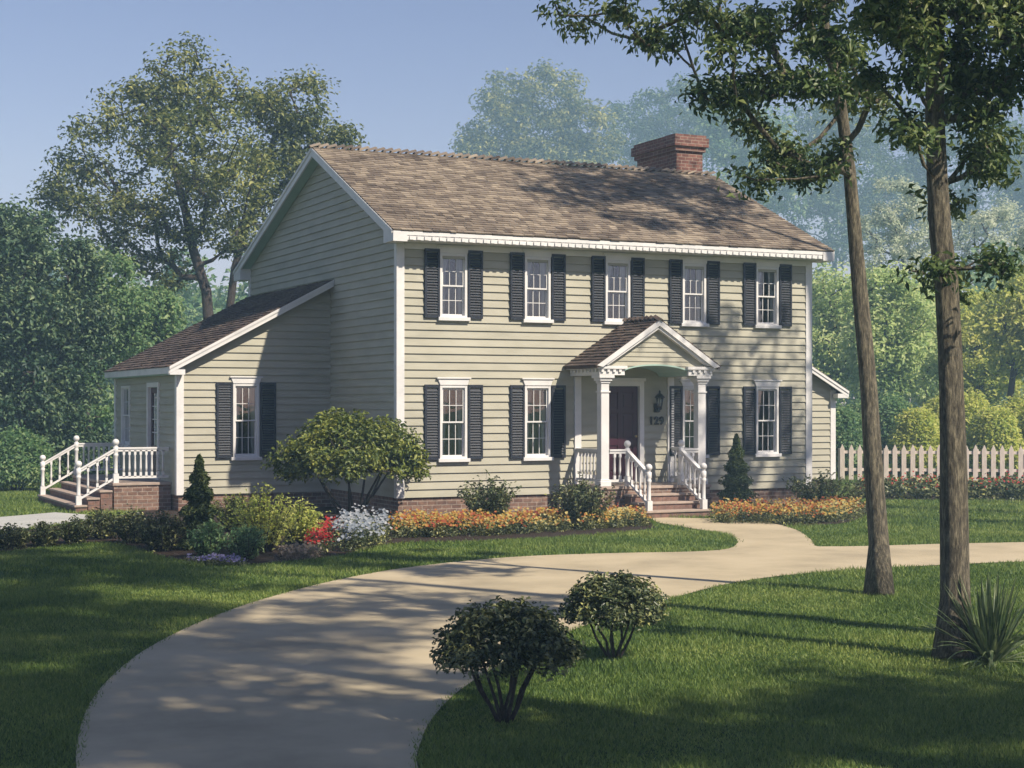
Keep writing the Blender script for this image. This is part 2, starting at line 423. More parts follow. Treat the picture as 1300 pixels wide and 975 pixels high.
# windows : centre x, bottom z, width, height
x1 = facx(575); x5 = facx(973)
wx = [x1+(x5-x1)*i/4 for i in range(5)]
DX = 5.33
WW = .62; UZ0, UZ1 = 3.99+.13, 5.33+.07; LZ0, LZ1 = 1.27, 2.79
def zof(py, x, y=0): return EYE+(HZ-py)/F*(33.5+FX*x+FY*y)
UZ0 = zof(403, x1); UZ1 = zof(322, x1); LZ0 = zof(582, x1); LZ1 = zof(489, x1)
up_w = [(x, UZ0, WW, UZ1-UZ0) for x in wx]
lo_w = [(x, LZ0, WW, LZ1-LZ0) for i, x in enumerate(wx) if i != 2]
def op(w): return (w[0]-w[2]/2, w[0]+w[2]/2, w[1], w[1]+w[3])
DW, DH, DZ = .92, 2.10, .64
door_open = (DX-DW/2-.1, DX+DW/2-.1, DZ, DZ+DH)
opens = [op(w) for w in up_w+lo_w] + [door_open]
mb = MB(); siding(mb, front(0), Z0, ZS+.02, lambda z: 0, lambda z: WX, opens, False)
mb.build('wall', M['siding'], H)
mb = MB()
under = lambda y: rooftop(y)-.13
def glo(z): return 0 if z <= under(0) else (z-under(0))/kf
def ghi(z): return DY if z <= under(DY) else DY-(z-under(DY))/kb
siding(mb, left(0), Z0, ZR-.15, glo, ghi, [], True); mb.build('wall', M['siding'], H)
mb = MB(); siding(mb, right(WX), Z0, ZR-.15, glo, ghi, [], False); mb.build('wall', M['siding'], H)
mb = MB(); siding(mb, back(DY), Z0, ZS, lambda z: 0, lambda z: WX, [], True); mb.build('wall', M['siding'], H)
# wings
WY = 4.16; WLX = -3.52; WRX = WX+3.77
ZW = Z0-.06
zwe = zof(462, WLX, WY); zwt = 5.20         # left wing roof top surface at the eave edge and against the house
kw = .53
def wroof(x): return zwt + kw*x                     # x negative to the left
zwe = wroof(WLX-.22)
w_win_x = facx(312, WY); w_win = (w_win_x, zof(580,w_win_x,WY), .60, (580-487)/F*(33.5+FX*w_win_x+FY*WY))
mb = MB(); wt = lambda x: wroof(x)-.12
siding(mb, front(WY), ZW, wt(0), lambda z: WLX if z <= wt(WLX) else (z-zwt+.12)/kw, lambda z: -.004, [op(w_win)], False)
mb.build('wall', M['siding'], H)
def facy(px, x):     # world y where plane x is seen at px
    k = (px-650)/F
    return (k*(33.5+FX*x) + 2.343 - RX*x)/(RY - k*FY)
sw_c = facy(161, WLX); sd_c = facy(196, WLX)
sw = (sw_c, 1.35, .95, 1.45); sd = (sd_c, .64, .95, 2.10)
mb = MB(); siding(mb, left(WLX), ZW, wt(WLX), lambda z: WY, lambda z: DY, [op(sw), op(sd)], True)
mb.build('wall', M['siding'], H)
# right wing
zrt = 4.78; kr = .54
zra = zof(492, WRX+.15, WY)                      # eave top
def rroof(x): return zra + kr*(WRX+.15-x)
mb = MB(); siding(mb, front(WY), ZW, rroof(WX)-.12, lambda z: WX+.004, lambda z: WRX if z <= rroof(WRX)-.12 else WRX+.15-(z+.12-zra)/kr, [], False)
mb.build('wall', M['siding'], H)
mb = MB(); siding(mb, right(WRX), ZW, rroof(WRX)-.12, lambda z: WY, lambda z: DY, [], False); mb.build('wall', M['siding'], H)

# interior: floors and a ceiling so that the rooms are dark
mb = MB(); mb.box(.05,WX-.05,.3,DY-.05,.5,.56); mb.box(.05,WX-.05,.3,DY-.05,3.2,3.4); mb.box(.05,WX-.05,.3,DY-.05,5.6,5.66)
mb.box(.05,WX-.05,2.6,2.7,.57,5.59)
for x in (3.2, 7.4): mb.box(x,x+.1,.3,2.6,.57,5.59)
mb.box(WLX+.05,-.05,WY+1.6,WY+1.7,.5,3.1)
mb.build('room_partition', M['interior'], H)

# foundation
mb = MB()
mb.box(.012,WX-.012,.012,.2,-.1,Z0); mb.box(.012,.2,.2,DY,-.1,Z0); mb.box(WX-.2,WX-.012,.2,DY,-.1,Z0)
mb.box(WLX+.012,.01,WY+.012,WY+.2,-.1,ZW); mb.box(WLX+.012,WLX+.2,WY+.2,DY,-.1,ZW)
mb.box(WX-.01,WRX-.012,WY+.012,WY+.2,-.1,ZW); mb.box(WRX-.2,WRX-.012,WY+.2,DY,-.1,ZW)
mb.build('foundation', M['brick'], H)

# corner boards, each a mesh
def cboard(x0,x1,y0,y1,z0,z1): MB().box(x0,x1,y0,y1,z0,z1).build('corner_board', M['trim'], H, bevel=.004)
cboard(-.045,.13,-.045,.10,Z0-.01,ZS); cboard(WX-.13,WX+.045,-.045,.10,Z0-.01,ZS)
cboard(-.045,.0,DY-.12,DY+.04,Z0,ZS)
cboard(WLX-.045,WLX+.12,WY-.045,WY+.12,ZW-.01,wt(WLX)-.03); cboard(WLX-.045,WLX,DY-.12,DY+.04,ZW,wt(WLX)-.03)
cboard(WRX-.12,WRX+.045,WY-.045,WY+.12,ZW-.01,rroof(WRX)-.16)

# ---- roofs
def shakes(mb, P0, u, v, n, ul, vl, ex=.145, wmin=.13, wmax=.30):
    P0, u, v, n = Vector(P0), Vector(u).normalized(), Vector(v).normalized(), Vector(n).normalized()
    k = int(math.ceil(vl/ex))
    for i in range(k):
        a = i*ex; x = 0
        while x < ul:
            w = min(random.uniform(wmin,wmax), ul-x)
            if ul-x-w < .05: w = ul-x
            st = a - random.uniform(0,.018); e = min(a+ex*1.1, vl); t = random.uniform(.022,.036)
            g = .004
            c = [(x+g,st,.004),(x+w-g,st,.004),(x+w-g,e,.0),(x+g,e,.0),(x+g,st,t),(x+w-g,st,t),(x+w-g,e,.006),(x+g,e,.006)]
            c = [tuple(P0+u*p[0]+v*p[1]+n*p[2]) for p in c]
            m = len(mb.v); mb.v += c
            for f in ((4,5,6,7),(0,1,5,4),(1,2,6,5),(3,0,4,7)):
                mb.f.append(tuple(m+j for j in f)); mb.smooth.append(False)
            x += w
def ridge_caps(mb, a, b, n=(0,0,1), w=.11, step=.2, s1=(0,-1,-.46), s2=(0,1,-.37)):
    a, b = Vector(a), Vector(b); d = (b-a).normalized(); L = (b-a).length; k = int(L/step)
    s1 = Vector(s1).normalized(); s2 = Vector(s2).normalized()
    for i in range(k+1):
        p = a+d*(i*L/(k+1)); e = a+d*((i+1.25)*L/(k+1))
        lift0 = Vector((0,0,.095)); lift1 = Vector((0,0,.012))
        for s in (s1, s2):
            c = [p+lift0, e+lift1, e+lift1+s*w, p+lift0+s*w]
            dn = Vector((0,0,-.02)); m = len(mb.v)
            mb.v += [tuple(q) for q in c] + [tuple(q+dn) for q in c]
            for f in ((0,1,2,3),(4,7,6,5),(0,3,7,4),(3,2,6,7),(1,0,4,5),(2,1,5,6)):
                mb.f.append(tuple(m+j for j in f)); mb.smooth.append(False)
roof = MB()
T = .10
X0, X1 = -OX, WX+OX
roof.prism([(-OV,ZE-.03),(YR,ZR-.03),(YB,ZE-.03),(YB,ZE-.03-T),(YR,ZR-.03-T),(-OV,ZE-.03-T)], 'x', X0, X1)
ro = roof.build('roof', M['shakedark'], H)
mb = MB(); Lf = math.hypot(YR+OV, ZR-ZE); Lb = math.hypot(YB-YR, ZR-ZE)
shakes(mb, (X0-.02,-OV-.03,ZE-.04), (1,0,0), (0,1,kf), (0,-kf,1), X1-X0+.04, Lf+.02)
shakes(mb, (X1+.02,YB+.03,ZE-.04), (-1,0,0), (0,-1,kb), (0,kb,1), X1-X0+.04, Lb+.02)
mb.build('shingles', M['shake'], ro)
mb = MB(); ridge_caps(mb, (X1+.02,YR,ZR+.0), (X0-.02,YR,ZR+.0)); mb.build('ridge_cap', M['shake'], ro)
# eave cornice: fascia, dentils, soffit
mb = MB()
mb.box(X0+.0,X1,-OV-.02,-OV+.03,ZE-.135,ZE-.055); mb.box(X0+.01,X1-.01,-OV+.0,-OV+.05,ZE-.235,ZE-.13)
mb.box(X0+.02,X1-.02,-OV+.05,-.02,ZE-.235,ZE-.21)
mb.box(.13,WX-.13,-.05,-.0,ZE-.36,ZE-.24)
mb.build('cornice', M['trim'], ro, bevel=.004)
mb = MB(); x = .05; mb.box(.01,WX-.01,-OV-.006,-OV-.001,ZE-.225,ZE-.14)
while x < WX-.10: mb.box(x,x+.085,-OV-.034,-OV-.004,ZE-.222,ZE-.15); x += .165
mb.build('dentil_band', M['trim'], ro)
mb = MB(); mb.box(X0,X1,YB-.05,YB+.0,ZE-.26,ZE-.06); mb.box(X0+.01,X1-.01,DY+.02,YB-.05,ZE-.26,ZE-.235); mb.build('cornice', M['trim'], ro)
def rake(xa, xb, pts, depth, name='rake_board', top=0.0, par=None):
    # board hanging below a roof edge line pts [(y,z)...]
    m = MB(); up = [(y, z-top) for y, z in pts]; dn = [(y, z-top-depth) for y, z in pts][::-1]
    m.prism(up+dn, 'x', xa, xb); return m.build(name, M['trim'], par or ro, bevel=.003)
for xa, xb, s in ((X0-.012,X0+.03,-1),(X1-.03,X1+.012,1)):
    rake(xa, xb, [(-OV-.0,ZE-.045),(YR,ZR-.045),(YB,ZE-.045)], .20)
    xo = (xa-.022, xa-.001) if s < 0 else (xb+.001, xb+.022)
    rake(xo[0], xo[1], [(-OV-.01,ZE-.035),(YR,ZR-.035),(YB+.01,ZE-.035)], .075)
# box returns at the eave corners
for xa, xb in ((X0-.008,.0),(WX+.0,X1+.008)):
    mb = MB(); mb.prism([(-OV-.034,ZE-.07),(-OV+.52,ZE-.07+.5*kf),(-OV+.52,ZE-.262),(-OV-.034,ZE-.262)], 'x', xa, xb)
    mb.build('eave_return', M['trim'], ro)
    mb = MB(); mb.prism([(YB-.0,ZE-.07),(YB-.6,ZE-.07+.6*kb),(YB-.6,ZE-.29),(YB-.0,ZE-.29)], 'x', xa, xb)
    mb.build('eave_return', M['trim'], ro)
# rake soffits
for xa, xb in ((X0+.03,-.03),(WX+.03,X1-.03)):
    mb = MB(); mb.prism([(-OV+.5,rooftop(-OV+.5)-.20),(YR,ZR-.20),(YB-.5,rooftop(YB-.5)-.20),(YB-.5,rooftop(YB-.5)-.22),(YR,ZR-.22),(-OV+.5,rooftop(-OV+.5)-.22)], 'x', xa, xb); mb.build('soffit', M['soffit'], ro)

# shed roofs of the wings
def shed(xw, xe, zw, ze, ya, yb, mat, nm='wing_roof'):
    # xw wall side, xe eave side
    m = MB(); m.prism([(xw,zw-.03),(xe,ze-.03),(xe,ze-.11),(xw,zw-.11)], 'y', ya, yb); o = m.build(nm, M['shakedark'], H)
    L = math.hypot(xw-xe, zw-ze); sx = 1 if xw > xe else -1
    s = MB()
    if sx > 0: shakes(s, (xe-.03,yb+.02,ze-.045), (0,-1,0), (xw-xe,0,zw-ze), (-(zw-ze),0,xw-xe), yb-ya+.04, L)
    else: shakes(s, (xe+.03,ya-.02,ze-.045), (0,1,0), (xw-xe,0,zw-ze), (zw-ze,0,xe-xw), yb-ya+.04, L)
    s.build('shingles', mat, o)
    m = MB(); m.prism([(xw,zw-.045),(xe,ze-.045),(xe,ze-.19),(xw,zw-.19)], 'y', ya-.012, ya+.03); m.build('rake_board', M['trim'], o, bevel=.003)
    m = MB(); m.prism([(xw,zw-.035),(xe-.01*sx,ze-.035),(xe-.01*sx,ze-.10),(xw,zw-.10)], 'y', ya-.033, ya-.013); m.build('rake_board', M['trim'], o)
    m = MB(); m.box(min(xe,xe-.02*sx),max(xe,xe-.02*sx),ya,yb,ze-.19,ze-.05); m.build('fascia', M['trim'], o)
    m = MB(); a, b = sorted((xe, xe+.34*sx)); m.box(a+.001,b-.001,ya-.008,ya+.2,ze-.215,ze-.10); m.build('eave_return', M['trim'], o)
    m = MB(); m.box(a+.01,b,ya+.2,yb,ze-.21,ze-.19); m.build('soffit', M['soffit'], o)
    return o
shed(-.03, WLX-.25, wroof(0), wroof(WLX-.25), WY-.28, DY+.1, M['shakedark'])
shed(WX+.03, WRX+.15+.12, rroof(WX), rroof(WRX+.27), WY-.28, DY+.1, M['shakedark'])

# chimney
cx0 = facx(858, YR-.02)-.0; chw = .78; cy0 = YR-.05; chd = 2.0; zt = zof(190, cx0, cy0)
ch = MB(); ch.box(cx0,cx0+chw,cy0,cy0+chd,ZR-1.3,zt); cho = ch.build('chimney', M['chimney'], H)
mb = MB(); e = 0; z = zt
mb.box(cx0-.06,cx0+chw+.06,cy0-.06,cy0+chd+.06,zt-.02,zt+.10); mb.box(cx0-.12,cx0+chw+.12,cy0-.12,cy0+chd+.12,zt+.10,zt+.32)
mb.box(cx0-.07,cx0+chw+.07,cy0-.07,cy0+chd+.07,zt+.32,zt+.40)
mb.build('chimney_cap', M['chimney'], cho)
mb = MB(); mb.box(cx0+.22,cx0+.58,cy0+.55,cy0+.95,zt+.40,zt+.50); mb.box(cx0+.22,cx0+.58,cy0+1.15,cy0+1.5,zt+.40,zt+.46); mb.build('flue', M['chimney'], cho)

# ---- windows
def make_window(w, h, lintel, name='window'):
    o = MB(); c = .055
    o.box(-w/2-.0,-w/2+c,-.045,.10,0,h); o.box(w/2-c,w/2,-.045,.10,0,h); o.box(-w/2+c,w/2-c,-.045,.10,h-c,h); o.box(-w/2+c,w/2-c,-.045,.10,0,c*.7)
    win = o.build(name, M['trim'], H, bevel=.003)
    iw = w/2-c; z0 = c*.7; z1 = h-c; zm = (z0+z1)/2
    s = MB(); b = .032; m = .013
    for (a, bb, y) in ((z0,zm+.015,.035),(zm-.015,z1,.0)):
        s.box(-iw,-iw+b,y,y+.03,a,bb); s.box(iw-b,iw,y,y+.03,a,bb); s.box(-iw+b,iw-b,y,y+.03,a,a+b); s.box(-iw+b,iw-b,y,y+.03,bb-b,bb)
        for k in (1,2):
            x = -iw+b+(2*iw-2*b)*k/3; s.box(x-m/2,x+m/2,y+.004,y+.026,a+b,bb-b)
        zz = (a+bb)/2
        xs = [-iw+b]+[v for k in (1,2) for v in (-iw+b+(2*iw-2*b)*k/3-m/2, -iw+b+(2*iw-2*b)*k/3+m/2)]+[iw-b]
        for i in range(3): s.box(xs[2*i],xs[2*i+1],y+.004,y+.026,zz-m/2,zz+m/2)
    s.build('sash', M['trim'], win)
    p = MB(); p.q([(-iw,.050,z0),(iw,.050,z0),(iw,.050,zm),(-iw,.050,zm)]); p.q([(-iw,.015,zm),(iw,.015,zm),(iw,.015,z1),(-iw,.015,z1)]); p.build('pane', M['glass'], win)
    # gathered curtains drawn to both sides
    for sd_ in (-1,1):
        k = MB(); n_ = 22; prev = None
        for j in range(10):
            tz = j/9; zz = z0+(z1-z0)*tz
            wid = iw*(.40+.34*tz**1.3+.05*math.sin(tz*7))
            row = [(sd_*(iw+.02-wid*i/n_), .098+.018*math.sin(i*1.6+tz*1.2), zz) for i in range(n_+1)]
            if prev:
                for i in range(n_): k.q([prev[i],prev[i+1],row[i+1],row[i]] if sd_ < 0 else [prev[i+1],prev[i],row[i],row[i+1]], True)
            prev = row
        k.build('curtain', M['curtain'], win)
    v = MB(); v.box(-w/2-.05,w/2+.05,-.10,.0-.006,-.075,.0); v.build('sill', M['trim'], win, bevel=.006)
    if lintel:
        v = MB(); v.prism([(-w/2,h+.001),(w/2,h+.001),(w/2+.05,h+.13),(-w/2-.05,h+.13)], 'y', -.06, -.004)
        v.box(-w/2-.075,w/2+.075,-.085,-.004,h+.13,h+.16)
        v.build('lintel', M['trim'], win, bevel=.004)
    return win
def make_shutter(w, h):
    m = MB(); s = .042
    m.box(-w/2,-w/2+s,-.075,-.032,0,h); m.box(w/2-s,w/2,-.075,-.032,0,h)
    for z in (0,h-.06): m.box(-w/2+s,w/2-s,-.072,-.035,z,z+.06)
    z = .07
    while z < h-.1:
        if True:
            m.q([(-w/2+s,-.072,z),(w/2-s,-.072,z),(w/2-s,-.036,z+.05),(-w/2+s,-.036,z+.05)])
            m.q([(-w/2+s,-.036,z),(w/2-s,-.036,z),(w/2-s,-.072,z),(-w/2+s,-.072,z)])
        z += .056
    return m.build('shutter', M['shutter'], H)
SHW = .335
def place(proto, first, loc, rz=0):
    o = proto if first else copy_tree(proto)
    if not first: o.parent = H
    o.location = loc; o.rotation_euler = (0,0,rz); return o
uh = UZ1-UZ0; lh = LZ1-LZ0
wu = make_window(WW, uh, True); wl = make_window(WW, lh, True)
su = make_shutter(SHW, uh+.10); sl = make_shutter(SHW, lh+.03)
fu = fl = True
for i, (x,z,w,h) in enumerate(up_w):
    place(wu, i == 0, (x,0,z))
    for s in (-1,1):
        place(su, i == 0 and s < 0, (x+s*(WW/2+SHW/2+.012),0,z-.02))
for i, (x,z,w,h) in enumerate(lo_w):
    place(wl, i == 0, (x,0,z))
    for s in (-1,1): place(sl, i == 0 and s < 0, (x+s*(WW/2+SHW/2+.012),0,z-.02))
ww = make_window(w_win[2], w_win[3], True); ww.location = (w_win[0],WY,w_win[1])
for s in (-1,1):
    o = make_shutter(SHW+.03, w_win[3]+.05); o.location = (w_win[0]+s*(w_win[2]/2+SHW/2+.03),WY,w_win[1]-.02)
o = make_window(sw[2], sw[3], False); o.location = (WLX,sw[0],sw[1]); o.rotation_euler = (0,0,-math.pi/2)

# front door
def door_unit(cx, cy, z, w, h, rz, glazed):
    m = MB(); c = .11
    m.box(-w/2-c,-w/2,-.05,.10,-.02,h+c); m.box(w/2,w/2+c,-.05,.10,-.02,h+c); m.box(-w/2,w/2,-.05,.10,h,h+c); m.box(-w/2,w/2,-.02,.10,-.03,-.0)
    if not glazed: m.box(-w/2-c-.03,w/2+c+.03,-.075,-.004,h+c,h+c+.07)
    fr = m.build('door_frame', M['trim'], H, (cx,cy,z), rz, bevel=.004)
    d = MB(); t0, t1 = .03, .07; iw = w/2-.01
    if glazed:
        d.box(-iw,-iw+.13,t0,t1,0.004,h-.01); d.box(iw-.13,iw,t0,t1,.004,h-.01); d.box(-iw+.13,iw-.13,t0,t1,.004,.75); d.box(-iw+.13,iw-.13,t0,t1,h-.14,h-.01)
        g = MB(); g.q([(-iw+.13,.05,.75),(iw-.13,.05,.75),(iw-.13,.05,h-.14),(-iw+.13,.05,h-.14)])
        mu = MB()
        for k in (1,2):
            x = -iw+.13+(2*iw-.26)*k/3; mu.box(x-.011,x+.011,.028,.045,.75,h-.14)
        for k in range(1,4):
            zz = .75+(h-.89)*k/4; mu.box(-iw+.13,iw-.13,.030,.043,zz-.011,zz+.011)
    else:
        d.box(-iw,iw,t0+.022,t1,.004,h-.01)
        xs = [(-iw,-iw+.12),(-.05,.05),(iw-.12,iw)]
        for a, b in xs: d.box(a,b,t0,t0+.0215,.004,h-.01)
        rows = [(.004,.22),(.80,.94),(1.50,1.60),(h-.14,h-.01)]
        for a, b in rows:
            d.box(-iw+.12,-.05,t0,t0+.0215,a,b); d.box(.05,iw-.12,t0,t0+.0215,a,b)
        for (a,b) in ((.22,.80),(.94,1.50),(1.60,h-.14)):
            for (p,q) in ((-iw+.12,-.05),(.05,iw-.12)):
                d.box(p+.045,q-.045,t0+.006,t0+.0215,a+.045,b-.045)
    dr = d.build('door', M['door'], H, (cx,cy,z), rz, bevel=.004)
    if glazed: g.build('pane', M['glass'], dr); mu.build('muntin', M['trim'], dr)
    k = MB(); k.tube([(iw-.07,t0,1.0),(iw-.07,t0-.03,1.0),(iw-.07,t0-.05,1.0),(iw-.07,t0-.065,1.0)], [.014,.014,.03,.02], 8); k.build('handle', M['brass'], dr)
M['brass'] = mat_plain('brass', (.45,.32,.12), .3); M['brass'].node_tree.nodes['Principled BSDF'].inputs['Metallic'].default_value = 1
door_unit(DX-.1, 0, DZ, DW, DH, 0, False)
door_unit(WLX, sd[0], sd[1], sd[2], sd[3], -math.pi/2, True)

# wall lantern and house number
lx = facx(832); lz = zof(511, lx)
lm = MB()
lm.box(lx-.06,lx+.06,-.05,-.027,lz-.22,lz-.02); lm.tube([(lx,-.05,lz-.12),(lx,-.12,lz-.2),(lx,-.18,lz-.2),(lx,-.19,lz-.13)], [.014]*4, 6)
for a in range(6):
    t = a*math.pi/3; lm.tube([(lx+.045*math.cos(t),-.19+.045*math.sin(t),lz-.13),(lx+.085*math.cos(t),-.19+.085*math.sin(t),lz+.10)], [.009,.009], 5)
lm.lathe([(.03,lz-.17),(.055,lz-.14),(.05,lz-.125)], (lx,-.19), 6); lm.lathe([(.11,lz+.10),(.115,lz+.115),(.05,lz+.19),(.02,lz+.21),(.028,lz+.235),(.005,lz+.27)], (lx,-.19), 6)
lo_ = lm.build('wall_lantern', M['glassdark'], H)
g_ = MB(); g_.lathe([(.038,lz-.125),(.076,lz+.098)], (lx,-.19), 6); g_.build('lantern_glass', M['glass'], lo_)
fc = bpy.data.curves.new('house_number', 'FONT'); fc.body = '129'; fc.size = .235; fc.extrude = .012; fc.offset = .010; fc.space_character = 1.12
fc.align_x = 'CENTER'; fc.align_y = 'CENTER'
to = bpy.data.objects.new('tmp', fc); COL.objects.link(to); bpy.context.view_layer.update()
me = bpy.data.meshes.new_from_object(to.evaluated_get(bpy.context.evaluated_depsgraph_get())); bpy.data.objects.remove(to)
me.materials.clear(); me.materials.append(M['glassdark'])
nx = facx(832); o = bpy.data.objects.new('house_number', me); COL.objects.link(o); o.parent = H
o.location = (nx,-.045,zof(534.5,nx)); o.rotation_euler = (math.pi/2,0,0)

# ---- front porch
PD = 1.35; PT = .62; EX = 1.50; PB = 2.95; PE = 3.18; PA = 4.16
PL, PR = DX-1.34, DX+1.34
mb = MB(); mb.box(PL,PR,-PD,.012,-.1,PT-.06)
po = mb.build('porch_base', M['brick'], H)
mb = MB(); mb.box(PL-.03,PR+.03,-PD-.03,-.03,PT-.06,PT); mb.build('porch_floor', M['tread'], po, bevel=.008)
SL, SR = DX-.66, DX+.66
NS = 4; rise = PT/(NS); run = .30
mb = MB(); mt = MB()
for i in range(NS-1):
    zt_ = PT - rise*(i+1); ya = -PD-.03-run*i-.0; yb_ = ya-run
    mb.box(SL-.12,SR+.12,yb_+.02,ya-.002,-.1,zt_-.045); mt.box(SL-.15,SR+.15,yb_-.01,ya+.0-.002,zt_-.045,zt_)
st = mb.build('porch_steps', M['step'], H); mt.build('tread', M['tread'], st, bevel=.006)
yb_last = -PD-.03-run*(NS-1)
def column(cx, cy):
    m = MB(); w = .095
    m.box(cx-w,cx+w,cy-w,cy+w,PT+.12,PB-.17)
    o = m.build('column', M['trim'], H, bevel=.006)
    m = MB(); m.box(cx-w-.035,cx+w+.035,cy-w-.035,cy+w+.035,PT+.001,PT+.12); m.box(cx-w-.018,cx+w+.018,cy-w-.018,cy+w+.018,PT+.12,PT+.15); m.build('column_base', M['trim'], o, bevel=.01)
    m = MB(); m.box(cx-w-.02,cx+w+.02,cy-w-.02,cy+w+.02,PB-.36,PB-.33); m.build('necking', M['trim'], o); m = MB()
    m.box(cx-w-.02,cx+w+.02,cy-w-.02,cy+w+.02,PB-.17,PB-.12); m.box(cx-w-.05,cx+w+.05,cy-w-.05,cy+w+.05,PB-.12,PB-.06); m.box(cx-w-.085,cx+w+.085,cy-w-.085,cy+w+.085,PB-.06,PB-.002); m.build('capital', M['trim'], o, bevel=.006)
CLx, CRx, CYy = DX-1.20, DX+1.17, -PD+.14
column(CLx, CYy); column(CRx, CYy)
for cx in (CLx+.02, CRx-.02):
    MB().box(cx-.08,cx+.08,-.06,-.006,PT,PB-.01).build('pilaster', M['trim'], H, bevel=.004)
# entablature
for s in (-1,1):
    mb = MB(); xo = DX+s*1.36; xi = DX+s*1.06; a, b = min(xo,xi), max(xo,xi)
    mb.box(a,b,-PD+.03,-.03,PB,PE-.03)
    xi2 = DX+s*.80; a2, b2 = min(xo,xi2), max(xo,xi2)
    mb.box(a2-.02,b2+.02,-PD-.04,-PD+.029,PB,PE-.10); mb.box(a2-.06,b2+.06,-PD-.09,-PD+.028,PE-.10,PE-.035)
    c1, c2 = sorted((DX+s*1.362, DX+s*1.46)); mb.box(c1,c2,-PD-.088,-.03,PE-.10,PE-.036)
    ent = mb.build('entablature', M['trim'], H, bevel=.004)
    mb = MB()
    for k in range(4):
        x = DX+s*(1.32-.14*k); mb.box(x-.03,x+.03,-PD-.075,-PD-.041,PE-.165,PE-.105)
    for k in range(8):
        y = -PD+.1+k*.16; a, b = sorted((DX+s*1.361, DX+s*1.40)); mb.box(a,b,y-.03,y+.03,PE-.165,PE-.105)
    mb.build('dentil_band', M['trim'], ent)
# pediment face with an arch cut out
kp = (PA-PE)/EX
def ped_arch(x): # arch underside
    t = (x-DX)/.86
    return PB+.0+.21*math.sqrt(max(0,1-t*t)) if abs(t) < 1 else PB
mb = MB(); n_ = 40; yp = -PD+.02; ex = .10
zc = PB
while zc < PA:
    za, zb = zc, min(zc+ex, PA-.12)
    if zb <= za: break
    for i in range(n_*2):
        xa = DX-1.30+2.60*i/(n_*2); xb = xa+2.60/(n_*2); xm = (xa+xb)/2
        def clampz(x, z):
            return min(max(z, ped_arch(x)), PA-.10-abs(x-DX)*kp)
        p = [(xa,za),(xb,za),(xb,zb),(xa,zb)]
        q = [(x, clampz(x,z)) for x, z in p]
        if q[3][1]-q[0][1] < .001 and q[2][1]-q[1][1] < .001: continue
        of = lambda z: .022-.018*(z-zc)/ex
        mb.q([(x, yp-of(z), z) for x, z in q])
        if abs(q[0][1]-za) < 1e-4 and abs(q[1][1]-za) < 1e-4: mb.q([(xa,yp,za),(xb,yp,za),(xb,yp-.022,za),(xa,yp-.022,za)])
    zc += ex
mb.prism([(DX-1.3,PE),(DX+1.3,PE),(DX,PA-.10)], 'y', yp+.03, yp+.06)
pr_ = mb.build('pediment', M['siding'], H)
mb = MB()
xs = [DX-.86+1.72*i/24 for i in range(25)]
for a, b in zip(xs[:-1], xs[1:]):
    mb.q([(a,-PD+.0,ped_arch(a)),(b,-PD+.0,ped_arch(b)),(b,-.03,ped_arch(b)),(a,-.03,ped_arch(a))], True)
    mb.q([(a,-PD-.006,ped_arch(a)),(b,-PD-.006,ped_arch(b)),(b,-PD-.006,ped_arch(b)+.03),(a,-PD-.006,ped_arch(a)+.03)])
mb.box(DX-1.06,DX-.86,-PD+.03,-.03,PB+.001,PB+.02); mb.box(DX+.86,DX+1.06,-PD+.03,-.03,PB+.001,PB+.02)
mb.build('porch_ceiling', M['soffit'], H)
# porch roof
mb = MB(); yf = -PD-.14
mb.prism([(DX-EX,PE-.02),(DX,PA-.02),(DX+EX,PE-.02),(DX+EX,PE-.09),(DX,PA-.09),(DX-EX,PE-.09)], 'y', yf, -.03)
pro = mb.build('porch_roof', M['shakedark'], H); Lp = math.hypot(EX, PA-PE)
mb = MB()
shakes(mb, (DX-EX-.02,-.03,PE-.035), (0,-1,0), (EX,0,PA-PE), (-(PA-PE),0,EX), -yf+.0, Lp+.02, .12)
shakes(mb, (DX+EX+.02,yf-.01,PE-.035), (0,1,0), (-EX,0,PA-PE), ((PA-PE),0,EX), -yf+.0, Lp+.02, .12)
ridge_caps(mb, (DX,-.03,PA-.01), (DX,yf-.02,PA-.01), s1=(-1,0,-kp), s2=(1,0,-kp), w=.09)
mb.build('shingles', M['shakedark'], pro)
mb = MB()
mb.prism([(DX-EX,PE-.03),(DX,PA-.03),(DX+EX,PE-.03),(DX+EX-.14,PE-.06),(DX,PA-.16),(DX-EX+.14,PE-.06)], 'y', yf-.02, yf+.02)
mb.build('rake_board', M['trim'], pro)
mb = MB(); mb.prism([(DX-EX+.1,PE-.02),(DX,PA-.11),(DX+EX-.1,PE-.02),(DX+EX-.28,PE-.02),(DX,PA-.23),(DX-EX+.28,PE-.02)], 'y', yf+.021, -PD+.012)
mb.build('rake_board', M['trim'], pro)

